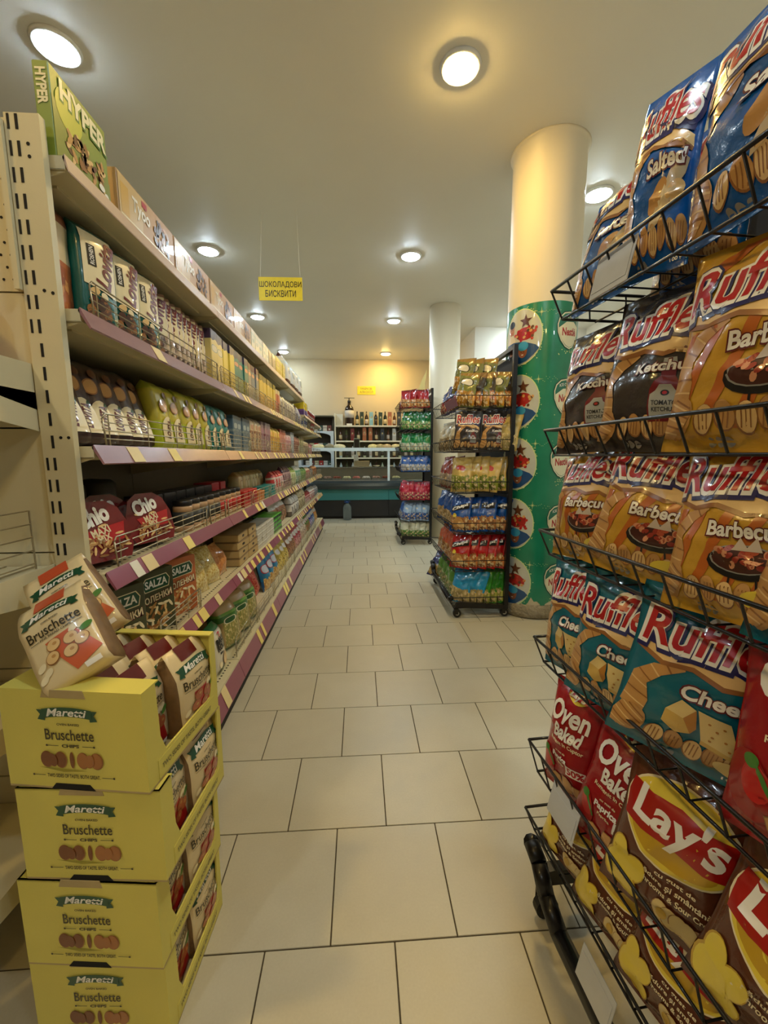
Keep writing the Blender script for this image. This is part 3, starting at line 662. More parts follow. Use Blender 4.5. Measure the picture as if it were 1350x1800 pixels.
row('cereal_box', 'green and yellow cereal box standing tall at the near end', 'box', n_, [box_mesh('carton', .2, .19, .035, M((126,146,54), .35, 0, .2), .002)], 1, 1.155, 0, S1, -.69, decor=hyper, jit=0)
def tyoo(o, me):
    a = Art(); a.poly([(-.17,.12),(-.03,.12),(-.05,0),(-.17,0)], INK((206,176,120)), 1); a.text('Tyoo', -.05, .068, .1, .05, WHITE, 3, .03, .1); a.rect(-.045, -.015, .095, .112, RED, 3)
    r2 = random.Random(4)
    for k in range(34): a.ell(r2.uniform(.03,.13), r2.uniform(.02,.1), .013, .008, (BROWN, DTAN, TAN, INK((70,50,36)))[k % 4], 2+k % 3, r2.uniform(0,180), 8)
    a.rect(-.16, -.12, .02, .1, GOLD, 2); a.line((-.165,.012), (.16,.012), .01, CREAM, 2); drape(a.cut([], []), flat_fn(.06), o)
row('biscuit_carton', 'wide tan biscuit carton with white lettering', 'box', n_, [box_mesh('carton', .345, .125, .06, M((190,150,100), .4, 0, .15), .002)], 4, 1.455, .352, S1, -.695, decor=tyoo, jit=0)
row('white_carton', 'plain white carton', 'box', n_, BX(.1,.125,.07, PACK('white_pack', [(0,(214,224,226)),(.7,(190,214,222)),(.78,(230,232,230))], logo=(.5,.45,.3,.1,(150,190,206),(230,230,230)))), 5, 2.74, .103, S1, -.70)
row('beige_carton', 'beige speckled carton', 'box', n_, BX(.12,.12,.07, PACK('speckled_pack', [(0,(206,192,160)),(.8,(226,214,186))], (.1,.7,(220,210,180),(150,130,100),(120,100,70),14.))), 2, 3.26, .123, S1, -.70)
row('yellow_carton', 'bright yellow carton', 'box', n_, BX(.13,.13,.08, PACK('yellow_pack', [(0,(222,190,70)),(.3,(236,216,100)),(.85,(240,226,130))], logo=(.5,.6,.32,.14,(230,200,120),(190,150,60)))), 3, 3.50, .133, S1, -.70)
row('large_white_bag', 'large white bag with brown top', 'bag', n_, PO(.24,.27,.1, PACK('white_brown_bag', [(0,(112,66,50)),(.12,(226,226,222)),(.62,(206,220,226)),(.72,(236,236,230)),(.88,(104,48,36))], logo=(.5,.45,.26,.14,(150,170,176),(236,236,232))), .35), 4, 4.03, .25, S1, -.71, lean=4)
row('yellow_box', 'yellow box high on the far low top shelf', 'box', 'above the end bays', BX(.2,.16,.12, PACK('yellow_blue', [(0,(92,60,130)),(.3,(120,84,160)),(.42,(230,200,40))], logo=(.5,.7,.2,.1,(90,80,60),(230,200,40)))), 2, 5.1, .21, 1.745, -.72)
row('red_tub', 'red and white tub', 'tub', 'on the far low top shelf', proto('redtub', lambda: [lat_mesh('tub', [(.045,0),(.055,.1),(.058,.102),(.058,.115),(0,.117)], PACK('red_tub', [(0,(180,30,40)),(.3,(226,210,206)),(.5,(170,26,36)),(.86,(230,226,220))]))]), 6, 5.55, .16, 1.745, -.72)
# --- second shelf
def lovita(o, me, W=.115, H=.265, col=None, D=.05):
    a = Art(); a.rect(-W*.42, W*.44, H*.42, H*.93, CREAM, 1); a.poly([(-W*.42,H*.42),(W*.44,H*.36),(W*.44,H*.42)], CREAM, 1)
    a.rect(-W*.3, -W*.1, H*.6, H*.8, INK((40,36,30)), 3); a.text('ROSHEN', -W*.2, H*.7, H*.17, W*.1, WHITE, 4, .02, 0, 90); a.text('Lovita', W*.16, H*.66, H*.46, W*.4, INK((110,30,30)), 4, .03, .15, 78)
    r2 = random.Random(9)
    for k in range(16): a.ell(r2.uniform(-W*.3,W*.35), r2.uniform(H*.04,H*.3), .014, .014, (BROWN, INK((84,48,34)), DTAN, INK((66,38,28)))[k % 4], 2+k % 3, 0, 10)
    a.ell(-W*.2, H*.36, .014, .01, LTAN, 5, 20); a.ell(W*.05, H*.34, .012, .009, CREAM, 5, -20)
    drape(a.cut([-W/2+W*i/6 for i in range(1, 6)], [H*j/12 for j in range(1, 12)]), pouch_fn(W, H, D, (1 if me == o.data else 1), .12, .06, .3), o, off=.0025)
def lov_mesh(c, nm): return [pouch_mesh('biscuit_pack', .115, .265, .05, M(c, .26, 0, .3, .1, 12., .3, 40., nm), 1, 6, 12, .12, .06, .3)]
row('biscuit_pack', 'brown and orange biscuit pack behind the upright', 'pack', w2, PO(.12,.28,.05, PACK('peanut_pack', [(0,(176,92,44)),(.45,(196,110,60)),(.5,(228,206,160)),(.82,(150,84,50)),(.9,(96,34,30))], (.05,.42,(206,120,60),(150,74,36),(226,160,90),5.)), .12), 1, 1.115, 0, S2, -.772)
row('biscuit_pack', 'dark teal cookie pack with cream label', 'pack', w2, lov_mesh((10,92,84), 'teal_foil'), 3, 1.235, .128, S2, -.735, yaw=-12, decor=lovita, jit=.001)
row('cookie_packet', 'slim brown and cream cookie packet', 'pack', w2, PO(.1,.25,.035, PACK('cookie_brown', [(0,(70,44,34)),(.1,(206,180,150)),(.5,(224,206,176)),(.62,(96,66,56)),(.85,(150,110,86))], (.05,.5,(226,206,180),(110,76,60),(70,44,36),7.), (.5,.62,.3,.09,(160,90,80),(230,214,190))), .14), 9, 1.60, .046, S2, -.745, yaw=-48, lean=5, decor=lambda o, me: lovita(o, me, .1, .25, None, .035))
def carton(nm, top, mid, low, logo=None): return PACK(nm, [(0,low),(.4,mid),(.82,top)], (.02,.4,low,mid,(120,96,60),9.), logo, wave=.02)
row('tea_carton', 'tall cream and blue carton', 'box', w2, BX(.085,.245,.1, carton('tea_blue', (70,52,74), (226,206,130), (206,186,110), (.5,.66,.4,.06,(226,216,190),(120,150,160)))), 2, 2.06, .09, S2, -.735)
row('tea_carton', 'tall yellow carton with dark top', 'box', w2, BX(.085,.24,.1, carton('tea_yellow', (66,56,90), (236,214,90), (196,170,70))), 2, 2.24, .09, S2, -.735)
row('tea_carton', 'tall teal green carton with dark top', 'box', w2, BX(.085,.24,.1, carton('tea_teal', (60,60,96), (60,140,130), (190,180,90), (.5,.7,.4,.05,(230,170,130),(60,90,90)))), 3, 2.42, .09, S2, -.735)
row('tea_carton', 'tall grey blue carton with purple top', 'box', w2, BX(.085,.235,.1, carton('tea_grey', (84,44,70), (130,140,150), (190,176,140), (.5,.72,.4,.05,(230,180,140),(90,80,90)))), 3, 2.69, .09, S2, -.735)
row('wafer_carton', 'tall golden yellow carton', 'box', w2, BX(.1,.225,.1, carton('gold_carton', (120,110,50), (230,196,80), (206,150,60))), 5, 3.0, .106, S2, -.735)
row('wafer_carton', 'slim red and cream carton', 'box', w2, BX(.08,.21,.09, carton('red_cream', (226,200,150), (196,84,60), (170,60,44))), 2, 3.55, .085, S2, -.735)
row('striped_packet', 'tall cream packet with dark stripes', 'pack', w2, PO(.11,.23,.06, PACK('stripe_pack', [(0,(150,130,96)),(.2,(214,200,160)),(.42,(120,100,80)),(.5,(226,214,180)),(.9,(180,160,120))], (.1,.75,(226,214,190),(120,90,76),(70,50,44),12.))), 8, 3.76, .12, S2, -.74)
row('pointed_bag', 'grey patterned bag with pinched neck', 'bag', w2, PO(.16,.23,.1, PACK('grey_bag', [(0,(120,110,120)),(.6,(190,186,190)),(.85,(226,190,160))], (.1,.7,(220,214,210),(90,80,100),(60,50,60),16.)), .7), 1, 4.86, 0, S2, -.74)
tub = lambda nm, bands: proto(('tub', nm), lambda: [lat_mesh('tub', [(.05,0),(.06,.12),(.064,.122),(.064,.138),(0,.14)], PACK(nm, bands))])
row('spread_tub', 'blue and white spread tub', 'tub', w2, tub('blue_tub', [(0,(226,228,232)),(.3,(30,70,160)),(.62,(230,232,236))]), 2, 5.15, .18, S2, -.72)
row('jar', 'dark spread jar with brown lid', 'jar', w2, tub('brown_jar', [(0,(60,36,28)),(.7,(90,54,36)),(.86,(206,190,160))]), 3, 5.48, .15, S2, -.73)
row('red_cup', 'red cup with white mark', 'tub', w2, tub('red_cup', [(0,(186,20,28)),(.35,(230,222,220)),(.55,(186,20,28)),(.86,(230,226,224))]), 2, 6.0, .18, S2, -.72)
# --- third shelf
roll_ = lambda nm, c, c2, top: PACK(nm, [(0,c),(.4,c2),(.88,top)])
def tube(o, me):
    zs = [v.co.z for v in me.vertices]; xs = [v.co.x for v in me.vertices]; W, H = max(xs)-min(xs), max(zs); D = .06
    a = Art(); a.ell(0, H*.27, W*.4, H*.19, CREAM, 1, 0, 20); a.rect(-W*.4, W*.4, H*.08, H*.27, CREAM, 1); a.text('LOVITA', 0, H*.27, H*.26, W*.3, INK((96,30,34)), 3, .03, 0, 80); a.ell(W*.18, H*.4, W*.13, H*.03, DGREEN, 2, 60)
    a.ell(-W*.1, H*.62, W*.28, H*.09, DTAN, 2, 40); a.ell(-W*.1, H*.62, W*.24, H*.075, TAN, 3, 40); a.ell(W*.15, H*.78, W*.16, H*.05, BROWN, 2)
    drape(a.cut([-W/2+W*i/6 for i in range(1, 6)], [H*j/12 for j in range(1, 12)]), pouch_fn(W, H, D, 1, .14, .06, 1.), o, off=.004)
row('cookie_tube', 'tall dark brown cookie pack leaning back', 'pack', w3, PO(.1,.255,.06, roll_('brown_tube', (56,18,26), (70,48,44), (50,38,38)), .14), 6, 1.10, .07, S3, -.75, yaw=-10, lean=18, decor=tube)
row('cookie_tube', 'tall lime yellow cookie pack', 'pack', w3, PO(.095,.24,.06, roll_('lime_tube', (186,196,40), (196,180,50), (176,184,44)), .14), 5, 1.56, .098, S3, -.73, lean=8, decor=tube)
row('cookie_tube', 'tall teal cookie pack', 'pack', w3, PO(.09,.23,.06, roll_('teal_tube', (16,120,110), (70,140,130), (20,110,104)), .14), 3, 2.05, .095, S3, -.73, lean=8, decor=tube)
mix3 = [('grey blue', (96,120,140), (150,160,160)), ('cream patterned', (214,190,150), (160,110,80)), ('mauve grey', (190,160,160), (150,90,100)), ('yellow', (226,190,80), (206,140,60)), ('coral red', (206,110,84), (226,150,120)), ('pale pink', (214,180,170), (190,110,110)), ('white and grey', (206,206,200), (130,130,130)), ('dark red', (110,40,34), (170,110,80)), ('olive', (130,120,70), (180,160,100)), ('cream and brown', (206,186,140), (120,80,56)), ('red and pink', (190,60,70), (214,150,140))]
y = 2.36
for i, (d, c1, c2) in enumerate(mix3):
    k = (4,3,3,4,3,3,2,4,4,5,4)[i]; hh = (.2,.225,.22,.21,.21,.2,.215,.2,.2,.17,.14)[i]
    pm = PACK('mix_pack_%d' % i, [(0,c2),(.12,c1),(.55,c2),(.62,c1),(.9,tuple(int(q*.7) for q in c1))], (.1,.6,c1,c2,tuple(int(q*.5) for q in c2),8.), (.5,.72,.34,.08,tuple(min(255, q+40) for q in c2),c1))
    row('snack_packet', 'upright %s packet' % d, 'pack', w3, PO(.085,hh,.06, pm, .16) if i % 2 else BX(.085,hh,.07, pm), k, y, .093, S3, -.73); y += k*.093+.01
# --- fourth shelf
TUBM = M((110,14,22), .16, 0, .5, .15, 20., name='red_clear_lid')
def tubmesh():
    pts = [(-.065,.0),(.065,0),(.078,.03),(.078,.09),(.06,.135),(.03,.155),(-.03,.155),(-.06,.135),(-.078,.09),(-.078,.03)]
    b = MB(); b.prism(pts, -.045, .03, 0, 'y'); b.prism([(x*1.06, (y_-.075)*1.06+.078) for x, y_ in pts], -.05, -.045, 0, 'y'); return b.mesh('snack_tub', TUBM)
def tubart(o, me):
    a = Art(); a.poly([(-.06,.05),(.06,.075),(.064,.1),(-.05,.06)], DRED, 1); a.text('Chio', -.012, .122, .085, .045, WHITE, 4, .05, .1, 16)
    a.poly([(-.05,.08),(.07,.1),(.06,.05),(-.03,.045)], RED, 2); a.text('MAXI', .0, .08, .05, .02, CREAM, 5, .03, 0, 14); a.text('MIX', .006, .06, .035, .016, CREAM, 5, .03, 0, 14)
    r2 = random.Random(8)
    for k in range(34): a.ell(r2.uniform(-.055,.07), r2.uniform(.008,.06) + (.05 if k % 3 == 0 and True else 0)*(r2.random() > .5), .013, .0035, (LTAN, TAN, DTAN)[k % 3], 3+k % 3, r2.uniform(0,180), 8)
    drape(a.cut([], []), lambda x, y, d: (x, -.05-d, y), o)
tb = tubmesh()
for q, (X, Y, d_) in enumerate([(-.725,1.13,'nearest'),(-.835,1.19,'behind the nearest one'),(-.82,1.325,'set back in the middle'),(-.725,1.39,'farthest, leaning toward the jars')]):
    row('snack_tub', 'red domed snack mix tub,', 'tub', '%s, on the shelf under eye level' % d_, [tb], 1, Y, 0, S4, X, yaw=-26, lean=16, decor=tubart, jit=.001)
def jarmesh(c):
    b = MB(); b.lathe([(.036,0),(.038,.01),(.038,.025)], n=14, m=1); b.lathe([(.0385,.025),(.0385,.08)], n=14, m=0); b.lathe([(.038,.08),(.038,.098),(.033,.104)], n=14, m=1); b.lathe([(.036,.104),(.037,.107),(.037,.122),(.034,.125),(0,.126)], n=14, m=2)
    return b.mesh('glass_jar', [M(c, .4), M((190,150,110), .12, 0, .6, .25, 30., name='glass_of_sausages'), M((44,40,38), .3, .5, name='jar_lid')])
row('glass_jar', 'glass jar with dark label and steel lid', 'jar', w4, [jarmesh((54,54,50))], 5, 1.66, .082, S4, -.715, jit=.002)
row('glass_jar', 'glass jar with red label', 'jar', w4, [jarmesh((186,40,34))], 4, 2.08, .085, S4, -.715, jit=.002)
row('back_carton', 'black carton behind the jars', 'box', w4, BX(.1,.15,.1, M((34,30,28), .4, 0, .2, .2)), 6, 1.62, .108, S4, -.84)
row('back_carton', 'red carton behind the jars', 'box', w4, BX(.1,.155,.1, M((170,20,24), .4, 0, .2, .2)), 2, 2.28, .108, S4, -.84)
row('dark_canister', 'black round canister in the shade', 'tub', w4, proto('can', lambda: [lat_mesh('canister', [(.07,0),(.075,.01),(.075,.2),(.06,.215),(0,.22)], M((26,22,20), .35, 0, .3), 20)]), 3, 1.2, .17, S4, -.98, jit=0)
def stack(name, desc, cat, where, me, n, y, pitch, z, lv, h, x=-.72):
    for q in range(lv): row(name, '%s, %s layer,' % (desc, ('bottom', 'second', 'third', 'fourth', 'top')[q]), cat, where, me, n, y, pitch, z+q*(h+.0015), x, jit=.002)
stack('small_box', 'flat red box', 'box', w4, BX(.1,.03,.08, M((190,34,30), .35, 0, .2, .2)), 3, 2.46, .105, S4, 3, .03)
stack('small_box', 'flat orange box', 'box', w4, BX(.1,.03,.08, M((214,130,60), .35, 0, .2, .2)), 2, 2.78, .105, S4, 2, .03)
stack('small_box', 'flat teal box', 'box', w4, BX(.11,.04,.09, M((40,140,136), .35, 0, .2, .2)), 3, 3.0, .115, S4, 2, .04)
row('flat_packet', 'green flat packet on its side', 'pack', w4, BX(.2,.06,.1, M((70,150,50), .35, 0, .2, .2)), 2, 2.6, .21, S4, -.83)
row('paper_sack', 'cream paper sack with rounded top', 'bag', w4, PO(.09,.19,.07, PACK('sack', [(0,(150,60,44)),(.2,(206,184,130)),(.85,(190,160,104))], logo=(.5,.5,.3,.2,(214,190,140),(160,120,70))), .18), 7, 2.85, .1, S4, -.86)
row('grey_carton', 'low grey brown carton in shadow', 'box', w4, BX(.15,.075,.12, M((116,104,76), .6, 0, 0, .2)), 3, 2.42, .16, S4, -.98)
mix4 = [('red and white', (200,60,60), (226,210,200)), ('dark purple', (80,40,60), (190,150,140)), ('lime green', (150,170,70), (226,220,180)), ('white and green', (214,214,200), (60,140,90)), ('green leafy', (60,120,50), (150,170,90)), ('cream red', (214,190,160), (170,50,50)), ('dark', (50,46,50), (160,150,140)), ('mixed orange', (214,140,70), (120,60,40))]
y = 3.42
for i, (d, c1, c2) in enumerate(mix4):
    pm = PACK('mix4_%d' % i, [(0,c2),(.2,c1),(.6,c2),(.7,c1)], (.05,.65,c1,c2,tuple(int(q*.5) for q in c2),9.))
    k = (4,4,3,4,4,4,4,5)[i]; row('snack_packet', 'small %s packet' % d, 'pack', w4, PO(.09,(.17,.2,.18,.19,.16,.15,.14,.15)[i],.06, pm, .25), k, y, .1, S4, -.725, lean=6); y += k*.1+.01
# --- fifth shelf
def salza(o, me):
    a = Art(); a.poly([(-.05,.178),(-.035,.2),(.045,.205),(.058,.185),(.052,.155),(-.04,.15)], CREAM, 1); a.poly([(-.047,.178),(-.033,.197),(.043,.202),(.055,.184),(.049,.158),(-.038,.153)], DGREEN, 2)
    a.text('SALZA', .003, .178, .082, .026, WHITE, 3, .03, .05, 3); a.text('СОЛЕНКИ', 0, .125, .125, .026, DRED, 2, .06, .05, 8); a.text('СОЛЕНКИ', 0, .126, .122, .023, CREAM, 3, .03, .05, 8)
    r2 = random.Random(6)
    for k in range(40): a.ell(r2.uniform(-.055,.055), r2.uniform(.015,.1), .016, .005, (LTAN, TAN, CREAM, DTAN)[k % 4], 2+k % 3, r2.uniform(0,180), 8)
    drape(a.cut([], []), flat_fn(.06), o)
row('pretzel_box', 'dark green snack box with pale sticks pictured', 'box', w5, [box_mesh('carton', .145, .225, .06, M((70,72,42), .35, 0, .2, .12), .002)], 2, 1.235, .2, S5, -.75, yaw=-28, decor=salza, jit=.001)
row('pretzel_box', 'orange and red snack box with pale sticks pictured', 'box', w5, [box_mesh('carton', .145, .225, .06, M((186,100,50), .35, 0, .2, .12), .002)], 1, 1.6, 0, S5, -.735, yaw=-24, decor=salza, jit=.001)
CLR = PACK('popcorn_bag', [(0,(214,196,130)),(.8,(206,186,120))], (.0,1.2,(244,230,170),(206,176,80),(190,150,70),13.), rough=.2, coat=.5)
row('popcorn_bag', 'clear bag of pale popcorn', 'bag', w5, BG(.17,.19,.1, CLR), 2, 1.80, .16, S5, -.735, yaw=-15, lean=22)
row('popcorn_bag', 'dark red popcorn bag with white letters', 'bag', w5, BG(.2,.23,.1, PACK('red_popcorn', [(0,(90,14,20)),(.5,(120,20,26)),(.62,(214,190,180)),(.68,(110,16,24))])), 1, 1.98, 0, S5, -.87, lean=10)
row('peanut_bag', 'clear bag of orange peanuts', 'bag', w5, BG(.15,.17,.09, PACK('peanut_bag', [(0,(190,120,60))], (.0,1.2,(226,160,90),(170,90,40),(206,140,80),12.), rough=.2, coat=.5)), 1, 2.12, 0, S5, -.735, lean=20)
stack('wooden_crate_box', 'flat pale wooden box', 'box', w5, BX(.2,.045,.14, PACK('pale_wood_print', [(0,(150,120,74)),(.12,(190,160,104)),(.88,(140,112,70))], logo=(.5,.5,.11,.16,(40,30,20),(160,130,86)), rough=.6, coat=0.)), 2, 2.36, .21, S5, 4, .045, -.75)
stack('white_flat_box', 'flat white and brown tray', 'box', w5, BX(.12,.035,.13, PACK('white_flat', [(0,(206,200,184)),(.6,(150,130,104)),(.7,(220,214,200))])), 4, 2.72, .13, S5, 4, .035, -.74)
stack('green_tray', 'dark tray with bright green edge', 'box', w5, BX(.16,.035,.16, PACK('green_tray', [(0,(70,160,40)),(.3,(30,60,26)),(.8,(90,180,50))])), 2, 3.26, .17, S5, 4, .035, -.76)
stack('back_tray', 'grey brown flat pack behind', 'box', w5, BX(.18,.04,.14, M((140,128,104), .6, 0, 0, .2)), 6, 1.95, .2, S5, 4, .04, -.95)
row('leaning_bag', 'brown and white bag leaning back', 'bag', w5, BG(.18,.24,.08, PACK('brown_white_bag', [(0,(120,70,44)),(.45,(170,110,70)),(.6,(226,220,214))], (.1,.5,(170,110,60),(90,50,36),(206,160,110),7.))), 3, 3.62, .2, S5, -.75, lean=18)
y = 4.2
for i, (d, c1, c2) in enumerate([('white striped', (220,214,204), (110,100,90)), ('cream', (206,190,150), (120,100,60)), ('dark red', (150,30,34), (226,200,190)), ('white and red', (226,222,214), (180,50,40)), ('silver grey', (170,170,170), (90,90,100))]):
    pm = PACK('mix5_%d' % i, [(0,c2),(.25,c1),(.6,c2),(.66,c1)], (.1,.5,c1,c2,tuple(int(q*.5) for q in c2),10.))
    row('snack_packet', 'low %s packet' % d, 'pack', w5, PO(.11,(.2,.22,.15,.17,.15)[i],.07, pm, .2), 4, y, .125, S5, -.73, lean=5); y += .52
# --- bottom shelf
def rolls(o, me):
    a = Art(); a.text('7', .005, .178, .02, .022, RED, 2, .05); a.text('BAKE', .0, .15, .08, .026, BLACK, 2, .07, .05, 4); a.text('ROLLS', .004, .12, .09, .026, BLACK, 2, .07, .05, 4)
    a.ell(.02, .05, .027, .034, DTAN, 2); a.ell(.02, .05, .024, .031, LTAN, 3); a.ell(-.035, .035, .016, .016, CREAM, 2); a.poly([(-.06,.0),(.06,.0),(.06,.02),(-.06,.01)], GREEN, 1); a.rect(-.03, 0, .085, .095, BLACK, 2)
    drape(a.cut([-.06+.02*i for i in range(1, 6)], [.019*i for i in range(1, 12)]), pouch_fn(.13, .23, .07, 1, .2, .06, .5), o, off=.003)
row('rusk_bag', 'white rusk bag with green top and black letters', 'bag', w6, [pouch_mesh('pouch', .13, .23, .07, PACK('bake_bag', [(0,(222,214,190)),(.8,(226,222,208)),(.86,(30,130,70))]), 1, 6, 12, .2, .06, .5)], 1, 1.93, 0, S6, -.72, lean=8, decor=rolls, jit=.001)
kraft = PACK('kraft_pouch', [(0,(70,110,30)),(.06,(176,146,92)),(.62,(54,110,40)),(.74,(110,160,60)),(.8,(196,164,110)),(.92,(190,156,100))], (.06,.6,(170,150,80),(120,130,60),(206,190,130),8.), (.5,.62,.3,.06,(30,80,30),(226,220,190)))
row('kraft_pouch', 'kraft paper snack pouch with green label', 'bag', w6, PO(.15,.25,.08, kraft, .25), 3, 2.18, .19, S6, -.74, yaw=-18, lean=8)
row('kraft_pouch', 'kraft pouch with red label behind', 'bag', w6, PO(.15,.24,.08, PACK('kraft_red', [(0,(180,150,100)),(.5,(186,60,44)),(.62,(214,190,150)),(.85,(190,150,100))], (.1,.5,(200,170,120),(130,90,60),(170,50,40),9.)), .25), 3, 2.3, .18, S6, -.88, lean=10)
row('red_net_bag', 'bright red and orange snack bag', 'bag', w6, BG(.16,.24,.08, PACK('red_net', [(0,(196,50,34)),(.9,(150,30,24))], (.05,.9,(226,90,60),(180,30,26),(230,150,110),12.))), 2, 2.86, .17, S6, -.80, lean=16)
row('blue_snack_bag', 'blue snack bag with white letters', 'bag', w6, BG(.15,.27,.07, PACK('blue_snack', [(0,(16,70,110)),(.3,(30,120,160)),(.9,(20,90,140))], (.0,.35,(214,170,90),(160,110,50),(230,200,130),5.), (.5,.62,.36,.12,(226,226,230),(190,30,40)))), 3, 3.16, .17, S6, -.745, yaw=-12, lean=14)
y = 3.70
for i, (d, c1, c2) in enumerate([('golden yellow', (190,160,60), (226,200,110)), ('brown', (130,80,50), (190,130,80)), ('red and pink', (170,50,60), (226,180,170)), ('white and tan', (222,206,180), (170,110,70)), ('green and red', (80,130,60), (200,70,60)), ('blue and violet', (60,60,150), (214,200,220)), ('deep blue', (30,80,150), (200,210,220)), ('orange and gold', (206,130,60), (226,190,120))]):
    pm = PACK('mix6_%d' % i, [(0,c1),(.35,c2),(.45,c1)], (.02,.5,c2,c1,tuple(int(q*.5) for q in c1),8.), (.5,.7,.34,.1,(230,220,210),c2))
    row('snack_bag', '%s snack bag' % d, 'bag', w6, BG(.14,.25,.08, pm), 3 if i < 5 else 2, y, .15, S6, -.745, yaw=-10, lean=14); y += .15*(3 if i < 5 else 2)+.005

# ------------------------------------------------------------------ stacked yellow display boxes
YB = M((214,202,98), .55, 0, .05, .06, 8., .1, 200., 'yellow_cardboard'); KR = M((176,156,110), .75, name='raw_cardboard')
mbox = maretti_box(); mcut = mbox.cut([], [])
lip = Art(); lip.text('TWO SIDES OF TASTE, BOTH GREAT', 0, .022, .19, .012, INK((90,84,20)), 1, .02); lipcut = lip.cut([], [])
BW, BD, BH, TH = .287, .27, .205, .004
def display_box(x, y, z, ang, label, top):
    t = empty('display_box', label, 'box', (x, y, z), (0, 0, R(ang)), 'stacked yellow display boxes')     # origin: near right bottom corner
    def q(b, n, m=YB, **k): return b.build(n, m, t, **k)
    h = BH-.002
    fp = q(MB().box(-BW, 0, 0, TH, TH, h), 'front_panel'); drape(mcut, lambda X, Y, d: (-.15+X, -d, Y+.004), fp)
    q(MB().box(-BW, 0, BD-TH, BD, TH, h), 'back_panel'); q(MB().box(-BW, -BW+TH, TH, BD-TH, TH, h), 'side_panel'); q(MB().box(-BW, 0, 0, BD, 0, TH), 'bottom_panel', KR)
    q(MB().prism([(TH,TH),(TH,h),(.04,h),(.044,.09),(.058,.052),(BD-.035,.052),(BD-.022,.09),(BD-.018,h),(BD-TH,h),(BD-TH,TH)], -TH, 0, 0, 'x'), 'cut_out_side')
    lp = q(MB().box(.0002, .001, .03, BD-.02, TH+.002, .046), 'printed_strip'); drape(lipcut, lambda X, Y, d: (.001+d, .135+X, Y+.004), lp)
    if top:
        q(MB().box(-BW, 0, 0, .05, h, h+.003).box(-BW, -BW+.045, .05, BD, h, h+.003), 'top_flap'); q(MB().box(-BW, 0, BD-.022, BD, h, h+.003), 'top_flap')
    else: q(MB().box(-BW, 0, 0, .045, h-.003, h), 'top_flap')
    q(MB().prism([(-.2,h-.012),(-.195,h+.004),(-.115,h+.004),(-.11,h-.012)], -.001, .0002, 0, 'y'), 'notch', KR); q(MB().prism([(-.2,.0),(-.19,.012),(-.12,.012),(-.11,.0)], -.0012, .0002, 0, 'y'), 'hand_slot', HOLE)
    return t
names = ['bottom', 'third from the top', 'second from the top', 'topmost']
BXP = [(-.419,.735,0,-4), (-.415,.722,BH,-5.5), (-.393,.724,2*BH,-5), (-.406,.715,3*BH,-8)]
for i, (x, y, z, a_) in enumerate(BXP): display_box(x, y, z+.001, a_, '%s yellow cardboard snack box of the stack by the shelves' % names[i], i == 3)
mb_r = {}; KRAFT = PACK('kraft_side_pouch', [(0,(222,200,150)),(.86,(206,170,120)),(.93,(196,140,90))], rough=.35)
def mpouch(seed, red=True):
    if (seed, red) not in mb_r:
        me = pouch_mesh('pouch', .125, .195, .058, M((226,204,156), .3, 0, .2, .08, 12., .3, 40., 'cream_pouch_film'), seed, 10, 16, .3, .05)
        # side gussets in woven brown print
        me.materials.append(M((122,92,58), .5, 0, .1, .3, 60., name='brown_gusset_print'))
        for p in me.polygons:
            if abs(p.normal.x) > .55: p.material_index = 1
        mb_r[(seed, red)] = me
    return mb_r[(seed, red)]
mart = {r_: maretti_bag(r_).cut([-.0625+.0125*i for i in range(1, 10)], [.0122*i for i in range(1, 16)]) for r_ in (True, False)}
def maretti_pouch(loc, rot, seed, red, label, group=None, z=None):
    o = obj('snack_pouch', mpouch(seed, red), None, loc, rot); tag(o, label, 'bag', group)
    fn = pouch_fn(.125, .195, .058, seed, .3, .05); drape(mart[red], fn, o, off=.0015)
    if z is not None: rest(o, z)
    return o
for lv in range(4):
    x0, y0, z0, a_ = BXP[lv]; ca, sa = cos(R(a_)), sin(R(a_))
    L = lambda lx, ly: (x0+lx*ca-ly*sa, y0+lx*sa+ly*ca)
    n_col = 4 if lv == 3 else 1
    for c_ in range(n_col):
        for k in range(2):
            lx, ly = -.040-.062*c_-(.042 if k == 0 and lv == 3 else .02*(k == 0)), .080+.124*k; X, Y = L(lx, ly); zb = z0+.006
            lb = 'cream pouch in the %s yellow box, %s from the open side, %s' % (names[lv], ('outermost', 'second', 'third', 'innermost')[c_], ('nearer', 'farther')[k])
            o = maretti_pouch((X, Y, zb), (R(-3 if lv == 3 else -2), 0, R(90+a_-4)), 1+(c_+k) % 2, True, lb, 'pouches inside the yellow boxes')
            rest(o, zb)
ztop = 3*BH+.2
maretti_pouch((-.535,.775,ztop), (R(-36), R(-30), R(20)), 3, False, 'cream and orange snack pouch lying tilted on top of the topmost box', z=ztop-.03)
maretti_pouch((-.575,.885,ztop), (R(-30), R(-30), R(28)), 4, False, 'pale snack pouch leaning behind the tilted one on the box stack', z=ztop-.0)

